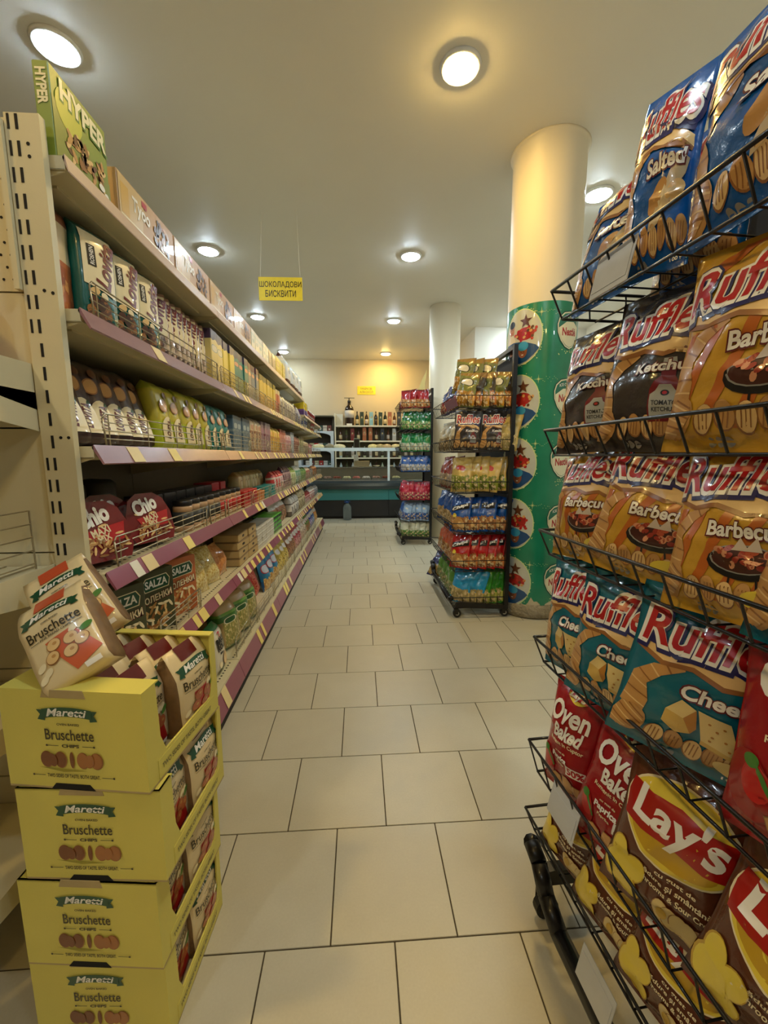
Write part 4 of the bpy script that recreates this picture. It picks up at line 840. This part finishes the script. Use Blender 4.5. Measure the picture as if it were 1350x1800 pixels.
# ------------------------------------------------------------------ wire snack racks
def rack(name_lb, loc, rz, L, D, floors, fh, post_h, wires=True):
    """origin at the far front foot; x runs back, -y runs toward the camera"""
    t = empty('wire_snack_rack', name_lb, 'rack', (loc[0], loc[1], 0), (0, 0, R(rz)))
    for yy in (-.012, -L+.012):
        MB().box(D-.03, D, yy-.015, yy+.015, .09, post_h).build('post', BLKW, t)
        MB().prism([(.035,.10),(.05,.13),(.08,.135),(D,.1),(D,.07),(.05,.09)], yy-.014, yy+.014, 0, 'y').build('foot_beam', BLKW, t)
    MB().box(D-.03, D, -L+.02, -.02, post_h-.03, post_h).build('top_rail', BLKW, t); MB().box(D-.03, D, -L+.02, -.02, .08, .11).build('bottom_rail', BLKW, t)
    MB().bar((D-.016, -.02, .12), (D-.016, -L+.02, .5), .008).build('brace', BLKW, t)
    MB().box(D-.004, D-.001, -L+.02, -.02, .12, post_h-.06).build('back_sheet', M((30,28,26), .7, name='dark_interior_sheet'), t)  # added black sheet, stands in for the dark interior behind the baskets
    MB().path([(.03,-.0,.2),(.012,-.02,.225),(.012,-.06,.21),(.012,-.1,.16),(.014,-.16,.125),(.014,-L+.1,.125),(.012,-L+.05,.15)], .021, 10).build('base_bar', BLKW, t)
    for xx in (.045, D-.03):
        for yy in (-.03, -L+.03):
            w_ = MB().prism([(xx+.032*cos(a_)+.012, .036+.032*sin(a_)) for a_ in [2*pi*i/16 for i in range(16)]], yy-.011, yy+.011, 0, 'y').build('caster', M((26,26,26), .5, name='caster_rubber'), t)
            MB().prism([(xx+.016*cos(a_)+.012, .036+.016*sin(a_)) for a_ in [2*pi*i/12 for i in range(12)]], yy-.0125, yy+.0125, 0, 'y').build('wheel_hub', M((190,188,180), .3, .6), w_)
            MB().box(xx-.01, xx+.02, yy-.017, yy-.0135, .03, .085).box(xx-.01, xx+.02, yy+.0135, yy+.017, .03, .085).box(xx-.01, xx+.02, yy-.017, yy+.017, .075, .088).build('caster_fork', M((60,58,54), .4, .7), w_)
    for z in floors:
        if isinstance(z, tuple): z, fh = z
        b = MB(); sl = .026
        b.path([(D-.03,0,z+fh),(0,0,z+fh),(0,-L,z+fh),(D-.03,-L,z+fh)], .0035, 6)
        b.path([(D-.03,-.006,z),(sl,-.006,z),(sl,-L+.006,z),(D-.03,-L+.006,z)], .003, 6)
        nvert = int(L/.058)
        for k in range(nvert+1):
            yy = -L*k/nvert; y2 = -.006 + (-L+.012)*k/nvert; b.bar((0,yy,z+fh), (sl,y2,z), .0022)
            b.bar((sl,y2,z-.001), (D-.03,y2,z-.001), .0018)
        for k in range(1, 5):
            for yy in (0, -L): b.bar((D*k/5,yy,z+fh), (D*k/5+.006,yy,z), .002)
            b.bar((sl+(D-.05)*k/5, -.006, z-.003), (sl+(D-.05)*k/5, -L+.006, z-.003), .0022)
        b.build('wire_basket', BLKW, t)
    return t
F1 = [1.56, 1.255, 1.015, .735, .425, .25]
RX, RY, RZ, RL = .436, .945, 4.3, .98
rack('tall black wire rack of large crisp bags on the right, closest to the camera', (RX, RY), RZ, RL, .46, [(z, h) for z, h in zip(F1, (.06,.058,.06,.065,.09,.065))], .06, 1.98)
ca, sa = cos(R(RZ)), sin(R(RZ))
def rloc(dx, dy): return (RX+dx*ca-dy*sa, RY+dx*sa+dy*ca)
ARTS = {'bbq': (ruffles('Barbecue', pan, INK((188,100,34))), FOIL((204,156,52), 'golden_crisp_foil')), 'cheese': (ruffles('Cheese', cheese), FOIL((18,104,124), 'teal_crisp_foil')),
        'ketchup': (ruffles('Ketchup', ketchup), FOIL((58,52,50), 'charcoal_crisp_foil')), 'salted': (ruffles('Salted', salted), FOIL((8,84,160), 'blue_crisp_foil')),
        'lays': (lays(), FOIL((92,48,28), 'brown_crisp_foil')), 'oven': (oven(), FOIL((150,22,28), 'red_crisp_foil'))}
DESC = {'bbq': 'golden barbecue crisp bag', 'cheese': 'teal cheese crisp bag', 'ketchup': 'charcoal ketchup crisp bag', 'salted': 'blue salted crisp bag', 'lays': 'brown mushroom crisp bag', 'oven': 'red oven baked crisp bag'}
def rbag(row_, kind, Y, dx, lean, yaw, label, roll=0., W=.2, H=.3, T=.085, seed=None, bend=0., lift=0.):
    """Y: world distance of the bag centre along the aisle"""
    x, y = rloc(dx, Y-RY); seed = seed or int(Y*100)+row_*13
    a, m = ARTS[kind]
    o = big_bag('crisp_bag', (kind, W, H), a, W, H, T, m, seed, (x, y, 0), (R(-lean), R(roll), R(-90+RZ+yaw)), '%s %s' % (DESC[kind], label), 'bag', 'large crisp bags on the nearest rack', 1., bend)
    rest(o, F1[row_]+lift); return o
r_ = 'row, near rack'
rbag(0, 'salted', .85, .065, 17, 8, 'at the far end of the top '+r_, -4, H=.27)
rbag(0, 'salted', .725, .06, 10, 24, 'standing tallest and narrowest, second along the top '+r_, -2, W=.115, H=.36, T=.07, bend=.05)
rbag(0, 'salted', .545, .065, 12, 4, 'biggest in view on the top '+r_, -6, W=.215, H=.33)
rbag(0, 'salted', .28, .09, 14, 0, 'closest to the camera on the top '+r_, 3)
rbag(0, 'salted', .78, .19, 6, 0, 'behind the front bags of the top '+r_, 3)
rbag(1, 'ketchup', .855, .055, 10, 10, 'at the far end of the second '+r_, -3, H=.275)
rbag(1, 'ketchup', .70, .055, 9, 16, 'second along the second '+r_, 2, H=.285)
rbag(1, 'bbq', .53, .058, 8, 14, 'third along the second '+r_, 1, W=.215)
rbag(1, 'bbq', .345, .06, 8, 4, 'closest to the camera on the second '+r_)
rbag(2, 'bbq', .85, .05, 11, 6, 'at the far end of the third '+r_, -4, H=.26)
rbag(2, 'bbq', .69, .045, 11, 22, 'second along the third '+r_, 7, H=.27)
rbag(2, 'bbq', .52, .05, 12, 14, 'third along the third '+r_, -2, W=.175, H=.27)
rbag(2, 'cheese', .385, .05, 14, 6, 'closest to the camera on the third '+r_, 0, H=.28)
rbag(3, 'cheese', .85, .05, 8, 8, 'at the far end of the fourth '+r_, -5, H=.27)
rbag(3, 'cheese', .73, .045, 9, 20, 'second along the fourth '+r_, 2, H=.275)
rbag(3, 'cheese', .575, .055, 9, 40, 'largest in view on the fourth '+r_, 8, W=.215, H=.28)
rbag(3, 'cheese', .43, .20, 12, 10, 'set back behind the red bag, fourth '+r_, 0)
rbag(3, 'oven', .39, .07, 12, 14, 'closest to the camera on the fourth '+r_, -4)
rbag(4, 'oven', .845, .055, 12, 12, 'at the far end of the fifth '+r_, -6, W=.165, H=.265)
rbag(4, 'oven', .71, .05, 16, 18, 'second along the fifth '+r_, 4, W=.17, H=.27)
rbag(4, 'lays', .575, .05, 11, 26, 'third along the fifth '+r_, 5)
rbag(4, 'lays', .408, .06, 12, 18, 'closest to the camera on the fifth '+r_, 8)
rbag(5, 'lays', .82, .05, 18, 14, 'at the far end of the bottom '+r_, 2, W=.19, H=.24)
rbag(5, 'lays', .68, .05, 20, 16, 'second along the bottom '+r_, 4, W=.19, H=.24)
rbag(5, 'lays', .545, .055, 20, 16, 'third along the bottom '+r_, 4, W=.19, H=.24)
# clear price pockets clipped to the rack
CLEAR = M((196,200,206), .12, 0, .5, .1, 20., name='clear_plastic_pocket')
for dy, z, lb in ((-.20, 1.545, 'clear plastic price pocket on the top basket'), (-.16, .42, 'clear plastic price pocket on the fifth basket'), (-.3, .16, 'clear plastic price pocket low on the bottom basket')):
    x, y = rloc(-.006, dy); o = MB().bbox(-.05, .05, -.0012, .0012, 0, .075, .0008).box(-.045, .045, -.0022, -.0014, .01, .06).build('price_pocket', CLEAR, None, loc=(x, y, z+.0), rot=(R(-12), 0, R(-90+RZ))); tag(o, lb, 'price pocket')
# cold cabinet behind the rack
t = empty('cold_cabinet', 'grey metal cabinet on a dark base behind the near rack', 'cabinet', (1.44, 1.78, 0))
MB().bbox(-.32, .32, -.36, .32, .68, 1.66, .012).build('body', M((186,180,164), .35, .2, 0, .05, 6., .05, 300., 'brushed_grey_panel'), t)
MB().box(-.27, .3, -.3, .27, 0, .679).build('dark_base', DARK, t); MB().bbox(-.33, .33, -.37, .33, 1.6605, 1.70, .008).build('lid', WHM, t)

# second and third racks
F2 = [1.60, 1.285, .975, .665, .375, .085]
PX2 = rack('black wire rack of mixed snack bags beside the green column', (.69, 3.85), 0, .9, .45, F2, .085, 2.04)
def small(nm, base, pic, top=None, logo=None): return PACK(nm, [(0,base),(.12,pic),(.42,base),(.88,top or base)], (.05,.42,pic,tuple(int(q*.6) for q in pic),(226,200,150),6.), logo, .12, rough=.24, coat=.4, bump=.6)
def chipi_art(W, H, txt='Chipi'):
    a = Art(); a.poly([(-W*.42,H*.56),(W*.42,H*.68),(W*.42,H*.84),(-W*.42,H*.72)], BLACK, 1); a.text(txt, 0, H*.70, W*.74, H*.1, WHITE, 2, .05, .1, 22); a.ell(-W*.22, H*.46, W*.1, W*.1, YEL, 2); a.ell(-W*.1, H*.26, W*.3, H*.13, TAN, 1, 20); a.ell(W*.1, H*.2, W*.2, H*.08, LTAN, 2, -20); return a
def small_bags(prefix, where, z, kinds, xs, y, yaw, lean, W=.17, H=.27, T=.07, group=None, art=None):
    first = {}
    for i, X in enumerate(xs):
        pm, d = kinds[i % len(kinds)]; key = (pm.name, W, H); me = proto(('rb', key), lambda: [bag_mesh('bag', W, H, T, pm, s+5, 12, 18, 1.9) for s in (0, 1, 2)])[i % 3]
        lb = '%s %s %s %s' % (ordn(i), d.replace('snack bag', 'bag').replace('crisp bag', 'bag').replace('pale pale', 'light').replace('pale dark', 'mid'), prefix, where); rot = (R(-lean+rr.uniform(-3, 3)), R(rr.uniform(-7, 7)), R(-90+yaw+rr.uniform(-9, 9))); yy = y[i] if isinstance(y, list) else y
        if id(me) in first: o = dup(first[id(me)], (X, yy, z), rot, lb)
        else:
            o = obj('snack_bag', me, None, (X, yy, z), rot); tag(o, lb, 'bag', group or 'snack bags %s' % where); first[id(me)] = o
            if art:
                fn = bag_fn(W, H, T, 5+(i % 3), 1.9); drape(art.cut([-W/2+W*q/12 for q in range(1, 12)], [H*q/18 for q in range(1, 18)]), fn, o, off=.0016)
        rest(o, z)
rows2 = [
 ([(small('olive_gold', (120,124,60), (206,150,50), (150,120,60), (.5,.7,.3,.1,(226,220,200),(60,60,40))), 'green and gold snack bag'), (small('charcoal_snack', (60,52,40), (206,130,60), (130,100,60)), 'charcoal and orange snack bag')], 6),
 ([(small('black_ruffle', (50,46,42), (206,160,90), (60,50,44)), 'charcoal crisp bag'), (small('pale_gold', (176,156,90), (206,186,120), (190,170,110)), 'pale gold crisp bag')], 4),
 ([(small('gold_lime', (206,176,96), (150,160,60), (196,166,90), (.5,.66,.24,.08,(190,50,40),(206,176,96))), 'gold and lime snack bag')], 5),
 ([(small('deep_blue', (14,80,160), (190,130,80), (10,70,150)), 'deep blue snack bag')], 5),
 ([(small('bright_red', (186,26,28), (206,130,70), (170,20,24)), 'bright red snack bag')], 5),
 ([(small('sky_blue', (40,150,200), (214,190,120), (40,140,190)), 'sky blue crisp bag'), (small('leaf_green', (50,140,40), (190,190,90), (60,140,40)), 'leaf green crisp bag')], 6)]
lv = ['top', 'second', 'third', 'fourth', 'fifth', 'bottom']
for k, (kinds, n) in enumerate(rows2):
    z = F2[k]; pitch = .34/n
    if k == 1:
        for q in range(2): big = big_bag('crisp_bag', ('ketchup', .2, .3), ARTS['ketchup'][0], .2, .3, .07, ARTS['ketchup'][1], 61+q, (.80+q*.2, 3.03, z), (R(-6), R(3), R(-8)), 'charcoal crisp bag facing the camera on the middle rack, %s' % ('left', 'right')[q], 'bag', 'crisp bags facing the camera on the middle rack'); rest(big, z)
        small_bags('from the aisle,', 'near end of middle rack, second basket', z, [kinds[1]], [1.09], 3.0, 50, 8)
    else:
        small_bags('from the aisle,', 'near end of middle rack, %s basket' % lv[k], z, kinds if k not in (5,) else [kinds[0]]*3+[kinds[1]]*3, [.775+pitch*i for i in range(n)], 3.055, 48, 14, art=chipi_art(.17, .27) if k in (3, 4) else None)
    edge = [(small('edge_%d' % k, ((60,70,130),(200,190,160),(150,60,50),(20,80,150),(190,90,60),(90,140,60))[k], ((200,60,50),(170,150,110),(214,190,160),(206,170,110),(206,140,80),(170,190,110))[k]), '%s snack bag' % ('blue and red', 'grey white', 'red and white', 'blue and tan', 'orange', 'green')[k])]
    small_bags('from the camera,', 'aisle side of middle rack, %s basket' % lv[k], z, edge, [.765]*4, [3.24, 3.40, 3.56, 3.72], 12, 14)
    if k == 0:
        small_bags('counted from the aisle,', 'sticking up above the middle rack', z+.13, [kinds[0]], [.80, .89, .98], 3.22, 40, 10)
        o = MB().prism([(.0,.0),(.004,.0),(.03,-.06),(.026,-.06)], -.18, .18, 0, 'y').build('price_strip', MAUVE, None, loc=(.683, 3.12, z+.07)); tag(o, 'mauve price strip on the aisle side of the middle rack', 'price strip')
small_bags('lying at the foot,', 'beside the middle rack', .0865, [(small('navy_gold', (26,30,90), (206,170,90)), 'navy blue snack bag')], [.70], 3.80, 40, 34)
F3 = [1.90, 1.61, 1.31, 1.03, .63, .33, .08]
rack('tall narrow wire rack of small snack bags farthest down the aisle', (.55, 6.3), 0, .72, .46, F3, .07, 2.16)
rows3 = [((170,30,34),(226,150,80),'red',4),((14,110,50),(120,180,90),'dark green',5),((20,130,60),(206,220,190),'green and white',4),((30,90,170),(206,214,226),'royal blue',5),((186,30,60),(206,60,90),'crimson',5),((150,180,214),(60,110,190),'pale blue',4),((206,206,180),(110,160,80),'cream and green',5)]
for k, (c1, c2, d, n) in enumerate(rows3):
    pm = small('far_%d' % k, c1, c2, tuple(int(q_*.7) for q_ in c1), (.5,.66,.16,.05,(226,220,200),c1) if k % 2 else None); z = F3[k]; hh = .26 if k not in (3,) else .23
    small_bags('from the left,', 'near end of far rack, %s basket' % ('top','second','third','fourth','fifth','sixth','bottom')[k], z, [(pm, '%s snack bag' % d)], [.64+.36/n*i for i in range(n)], 5.67, 62, 14, .14, hh, .06)
    pm2 = small('far_edge_%d' % k, c2, c1); small_bags('from the camera,', 'aisle side of far rack, %s basket' % ('top','second','third','fourth','fifth','sixth','bottom')[k], z, [(pm2, '%s snack bag' % ('pale '+d))], [.62]*3, [5.84, 6.0, 6.16], 10, 14, .14, hh, .06)
# pale yellow paper flag above the far rack
pts = [(0,0),(.16,0),(.10,.18),(.13,.62),(.05,.3)]
o = MB().prism([(0,0),(.2,0),(.17,.12),(.165,.3),(.20,.52),(.12,.36),(.06,.2)], -.002, .002, 0, 'y').build('paper_flag', M((226,206,130), .6), None, loc=(.80, 6.05, 1.985)); tag(o, 'pale yellow curved paper flag on the far rack', 'flag')

# ------------------------------------------------------------------ signs
SIGN = M((240,220,50), .5, name='yellow_sign_card'); SK = INK((40,36,20))
t = empty('hanging_sign', 'yellow card sign with black Cyrillic lettering hanging over the shelves', 'sign', (-.686, 3.9, 2.735), (0, 0, R(-1)))
s_ = MB().bbox(-.193, .193, -.002, .002, -.098, .098, .001).build('sign_card', SIGN, t)
a = Art(); a.text('ШОКОЛАДОВИ', 0, .034, .37, .056, SK, 1, .01); a.text('БИСКВИТИ', 0, -.04, .27, .056, SK, 1, .01); drape(a.cut([], []), lambda x, y, d: (x, -.002-d, y), s_)
MB().bar((-.175,0,.096), (-.14,0,CEIL-2.736), .0012).bar((.175,0,.096), (.16,0,CEIL-2.736), .0012).build('cord', M((230,226,210), .4), t)
o = MB().bbox(-.207, .207, -.006, 0, -.093, .093, .001).build('wall_sign', SIGN, None, loc=(.177, 9.498, 2.73)); tag(o, 'small yellow wall sign with Cyrillic lettering above the bottles', 'sign')
a = Art(); K2 = INK((120,96,30)); a.text('МАРКОВ', 0, .036, .25, .05, K2, 1, .01); a.text('АЛКОХОЛ', 0, -.036, .3, .05, K2, 1, .01); drape(a.cut([], []), lambda x, y, d: (x, -.006-d, y), o)

# ------------------------------------------------------------------ serving counter
TEAL, BLKP, STEEL = M((56,124,122), .35, 0, .1, .06, 5., name='teal_counter_panel'), M((32,32,34), .4, 0, .1, .2, 5., name='black_counter_panel'), M((170,176,176), .25, .8, name='brushed_steel')
WF = M((214,226,226), .35, name='white_counter_frame')
cx0, cx1 = -1.05, 1.9; CY = 8.08
t = empty('serving_counter', 'glass fronted deli counter with teal band and black plinth', 'counter', (.4, CY+.4, 0))
def K(b, n, m, par=None, **k):
    if par is None: b.v = [(p[0]-.4, p[1]-CY-.4, p[2]) for p in b.v]
    return b.build(n, m, par or t, **k)
for xa, xb in ((cx0, .575), (.58, cx1)):
    K(MB().box(xa, xb, CY, CY+.7, .05, .375), 'lower_panel', BLKP); K(MB().box(xa, xb, CY-.012, CY+.7, .38, .60), 'teal_panel', TEAL)
K(MB().box(cx0, cx1, CY+.04, CY+.66, 0, .05), 'recessed_plinth', DARK); K(MB().prism([(CY-.05,.60),(CY-.06,.66),(CY-.05,.715),(CY,.76),(CY+.02,.76),(CY+.02,.60)], cx0, cx1, 0, 'x'), 'bumper', M((70,80,84), .25, .6))
K(MB().box(cx0, cx1, CY+.02, CY+.72, .60, .78), 'display_deck', STEEL)
K(MB().box(cx0, cx1, CY+.0, CY+.07, 1.35, 1.415), 'top_bar', WF); K(MB().box(cx0, cx1, CY+.07, CY+.34, 1.39, 1.405), 'glass_shelf', WF)
for xx in (-.98, .56): K(MB().box(xx, xx+.045, CY+.01, CY+.05, .76, 1.35), 'glass_post', WF)
gl = N('counter_glass'); gl.b.inputs['Base Color'].default_value = (.97,1,.99,1); gl.b.inputs['Roughness'].default_value = .0; gl.b.inputs['Transmission Weight'].default_value = 1.; gl.b.inputs['IOR'].default_value = 1.15
for xa, xb in ((-.935,.56),(.605,cx1)): K(MB().box(xa, xb, CY+.025, CY+.030, .765, 1.35), 'glass_pane', gl.m)
K(MB().box(cx0, cx1, CY+.5, CY+.52, .78, 1.0), 'rear_ledge', M((140,134,116), .5)); K(MB().box(cx0, cx1, CY+.46, CY+.74, 1.0, 1.02), 'work_top', STEEL)
rr = random.Random(21)
trayc = [((226,216,204),'white pastries'),((176,140,126),'brown cakes'),((150,70,50),'dark sausages'),((240,226,176),'pale cheese pieces'),((216,120,110),'pink cold cuts')]
for i in range(9):
    X = -.86 + i*.2; c, d = trayc[i % 5]
    tr = empty('food_tray', 'steel tray of %s in the glass counter, %s from the left' % (d, ordn(i)), 'tray', (X, CY+.22, .781), group='trays in the glass counter')
    MB().box(-.09,.09,-.12,.12,0,.004).box(-.09,-.086,-.12,.12,.004,.03).box(.086,.09,-.12,.12,.004,.03).box(-.086,.086,-.12,-.116,.004,.03).box(-.086,.086,.116,.12,.004,.03).build('tray_pan', STEEL, tr)
    b = MB()
    for q in range(14): b.lathe([(0,0),(.026,.006),(.032,.03),(.016,.055),(0,.06)], (rr.uniform(-.055,.055), rr.uniform(-.08,.08), .005), 8)
    b.build('food_pieces', M(c, .5, 0, 0, .3, 40.), tr, kind='stuff')
t2 = empty('weighing_scale', 'beige weighing scale with a pole display on the counter', 'scale', (.04, CY+.6, 1.02))
MB().bbox(-.2,.2,-.11,.11,0,.02,.006).build('scale_base', M((190,184,164), .4), t2); MB().bbox(-.16,.17,-.06,.09,.021,.13,.01).build('scale_body', M((196,186,156), .4), t2); MB().bbox(-.16,-.06,-.06,.0,.131,.26,.008).box(-.11,-.09,-.04,-.02,.26,.36).build('scale_column', M((206,200,180), .4), t2)
hd = MB().bbox(-.155,-.03,-.05,-.02,.36,.60,.008).build('pole_display', M((120,130,110), .3), t2); MB().box(-.147,-.038,-.052,-.0505,.375,.585).build('screen', M((40,36,30), .15), hd)
for i, (X, c, rx) in enumerate([(-.82,(206,196,150),.13),(-.6,(120,110,80),.1),(-.4,(206,196,156),.13),(.27,(214,196,130),.1),(.42,(170,150,96),.1),(.56,(190,160,110),.1),(.74,(206,186,130),.1)]):
    b = MB(); b.lathe([(0,0),(rx*.8,.0),(rx,.04),(rx*.7,.075),(0,.09)], n=16); b.v = [(p[0], p[1]*.65, p[2]+.004*sin(40*p[0])*(p[2] > .05)) for p in b.v]
    o = b.build('bread_bag', M(c, .35, 0, .3, .3, 30., .6, 40.), None, loc=(X, CY+.2, 1.4055)); tag(o, 'bagged bread loaf on the counter top, %s from the left' % ordn(i), 'bread', 'bagged loaves on the counter')
for i, X in enumerate((.36, .66, .98)):
    o = MB().lathe([(.03,0),(.035,.004),(.075,.03),(.072,.034),(.03,.008),(0,.007)], n=18).build('white_bowl', M((226,224,214), .25), None, loc=(X, CY+.6, 1.0205)); tag(o, 'small white bowl on the counter work top, %s from the left' % ordn(i), 'bowl', 'bowls on the counter')
# big water bottle on the floor
t = empty('water_bottle', 'large clear water bottle with blue cap on the floor by the counter', 'bottle', (-.25, 7.93, .001))
wb = N('clear_bottle_plastic'); wb.b.inputs['Base Color'].default_value = (.75,.88,.9,1); wb.b.inputs['Roughness'].default_value = .06; wb.b.inputs['Transmission Weight'].default_value = .9; wb.b.inputs['IOR'].default_value = 1.2; wb.b.inputs['Coat Weight'].default_value = 1
MB().lathe([(.055,.0),(.08,.01),(.084,.03),(.078,.06),(.084,.09),(.082,.2),(.084,.24),(.07,.29),(.03,.325),(.028,.335)], n=24).build('bottle_body', wb.m, t)
MB().lathe([(.034,.336),(.034,.365),(.03,.37),(0,.371)], n=18).build('cap', M((26,70,130), .35), t)
MB().path([(-.03+.05*0,0,.345)] + [(.055*cos(q)-.0, 0, .35+.045*sin(q)) for q in [pi-.0-i*pi/8 for i in range(9)]], .005).build('handle', M((26,70,130), .35), t)

# ------------------------------------------------------------------ back shelving with bottles
t = empty('bottle_shelving', 'dark backed wall shelving with white boards of bottles', 'shelf', (.5, 9.35, 0))
def K3(b, n, m): b.v = [(p[0]-.5, p[1]-9.35, p[2]) for p in b.v]; return b.build(n, m, t)
BKS = M((92,84,62), .6, name='olive_back_board'); WB_ = M((232,228,206), .4, name='white_shelf_board')
K3(MB().box(-.52, 2.2, 9.47, 9.49, 0, 1.93), 'back_board', BKS)
for z in (1.93, 1.595, 1.22, .85, .45, .1): K3(MB().box(-.52, 2.2, 9.2, 9.469, z-.03, z), 'shelf_board', WB_)
K3(MB().box(-.545, -.521, 9.2, 9.49, 0, 2.19), 'side_board', WB_); K3(MB().box(2.2, 2.224, 9.2, 9.49, 0, 1.93), 'side_board', WB_); K3(MB().box(-.52, -.36, 9.47, 9.49, 1.93, 2.2), 'back_board', WB_)
def bottle_mesh(nm, glass, label, s=1., cap=(30,28,26)):
    b = MB(); b.lathe([(.03*s,0),(.034*s,.01),(.034*s,.16*s),(.028*s,.19*s),(.012*s,.22*s),(.011*s,.26*s)], n=14); b.lathe([(.0345*s,.04*s),(.0345*s,.125*s)], n=14, m=1); b.lathe([(.0125*s,.25*s),(.0125*s,.285*s),(0,.287*s)], n=12, m=2)
    return b.mesh(nm, [M(glass, .12, 0, .5), M(label, .5), M(cap, .4)])
t5 = empty('display_bottle', 'oversized dark whisky bottle with pump on the top board', 'bottle', (-.215, 9.33, 1.931))
MB().lathe([(.1,0),(.105,.02),(.105,.33),(.09,.4),(.04,.45),(.035,.5)], n=24).build('bottle_body', M((40,24,16), .12, 0, .5), t5); MB().lathe([(.106,.17),(.106,.33)], n=24).build('label', M((206,200,190), .5), t5); MB().lathe([(.036,.5),(.036,.55),(.012,.56),(.012,.60),(0,.601)], n=14).build('pump', M((40,38,34), .4), t5)
MB().box(-.11,.12,-.012,.012,.601,.612).build('pump_lever', M((70,64,50), .4), t5); MB().box(-.06,.06,-.112,-.107,.0,.04).build('price_card', M((226,222,206), .5), t5)
i = 0
for z, nrow, items in ((1.93, 'top board', 'BGBcBGBTbCbCBCbB'), (1.595, 'second board', 'bbRbTTbDbWbbTbbW'), (1.22, 'third board', 'wbwbwwbwwbwbwbbw'), (.85, 'fourth board', 'wbwwbwbwbwwb')):
    for q, ch in enumerate(items):
        X = (-.04 if z > 1.9 else -.42) + q*(.105 if z > 1.9 else .135)
        if X > 2.1: break
        if ch in 'bBw': me = proto(('bot', ch, q % 3), lambda: bottle_mesh('bottle', {'b': ((70,34,18),(60,70,34),(90,50,20)), 'B': ((30,40,24),(40,30,20),(60,36,16)), 'w': ((190,206,206),(170,180,150),(206,210,206))}[ch][q % 3], ((206,190,150),(60,50,40),(190,180,170))[q % 3], 1.02 if ch != 'B' else 1.1)); nm_, ds = 'bottle', {'b': 'brown', 'B': 'dark green', 'w': 'clear'}[ch] + ' liquor bottle'
        else:
            c = {'G': (30,54,34), 'c': (130,180,196), 'C': (30,32,34), 'T': (170,100,60), 'R': (120,30,30), 'D': (44,52,60), 'W': (196,196,190)}[ch]; me = proto(('bc', ch), lambda: box_mesh('gift_box', .085, .3 if z > 1.7 else .27, .085, PACK('gift_%s' % ch, [(0,c),(.4,tuple(min(255, v_+30) for v_ in c)),(.6,c)], logo=(.5,.6,.2,.08,(196,180,130),c)), .003)); nm_, ds = 'gift_box', {'G': 'green', 'c': 'pale blue', 'C': 'black', 'T': 'copper', 'R': 'dark red', 'D': 'slate', 'W': 'pale grey'}[ch] + ' bottle box'
        o = obj(nm_, me, None, (X, 9.32, z+.001)); tag(o, '%s on the %s behind the counter, %s from the left' % (ds, nrow, ordn(q)), 'bottle' if nm_ == 'bottle' else 'box', 'bottles behind the counter')
# white cabinet with arched openings, left of the bottles
t = empty('arched_cabinet', 'white cabinet with arched openings left of the bottle shelves', 'cabinet', (-.95, 9.3, 0))
def K4(b, n, m): b.v = [(p[0]+.95, p[1]-9.3, p[2]) for p in b.v]; return b.build(n, m, t)
PB = M((196,208,216), .4, name='pale_blue_board')
K4(MB().box(-1.35, -.56, 9.46, 9.49, 0, 2.13), 'back_board', M((70,62,46), .6)); K4(MB().box(-1.35, -.56, 9.1, 9.459, 2.11, 2.135), 'dark_top', M((90,84,62), .5))
for xx in (-1.35, -.63): K4(MB().box(xx, xx+.065, 9.12, 9.459, 0, 1.80), 'side_board', PB)
K4(MB().box(-.6, -.56, 9.3, 9.459, 1.80, 2.109), 'side_board', M((90,84,62), .5))
for z in (1.80, 1.42, 1.05, .7):
    K4(MB().box(-1.284, -.631, 9.13, 9.459, z-.02, z), 'shelf_board', PB)
    arch = [(-1.284,z-.021)] + [(-.957+.327*cos(pi-q*pi/12), z-.12+.085*sin(q*pi/12)) for q in range(13)] + [(-.631,z-.021)]
    K4(MB().prism(arch, 9.115, 9.128, 0, 'y'), 'arch_panel', PB)
for q in range(6):
    for z, hh in ((1.80, .13), (1.42, .12), (1.05, .1)):
        c = ((190,50,44),(214,210,200),(60,90,80),(214,206,190),(120,60,50),(206,190,150))[(q+int(z*3)) % 6]; me = proto(('pb', c, hh), lambda: box_mesh('small_carton', .09, hh, .1, PACK('cab_%d_%d' % (c[0], int(hh*100)), [(0,c),(.55,(60,56,50)),(.62,c)], logo=(.5,.35,.2,.14,(226,220,206),c)), .003))
        o = obj('small_carton', me, None, (-1.16+q*.1, 9.28, z+.001)); tag(o, 'small carton in the arched cabinet, %s shelf, %s from the left' % ({1.80:'top',1.42:'second',1.05:'third'}[z], ordn(q)), 'box', 'small cartons in the arched cabinet')
# goods in the end unit
o = obj('red_canister', lat_mesh('canister', [(.06,0),(.065,.01),(.065,.06),(.06,.065),(.06,.08),(.055,.1),(.058,.12),(.05,.14),(0,.142)], PACK('red_canister', [(0,(170,20,24)),(.4,(206,170,120)),(.62,(180,24,26))]), 20), None, (-.875, .965, 1.467)); tag(o, 'red lidded food canister on the end unit shelf', 'tub')
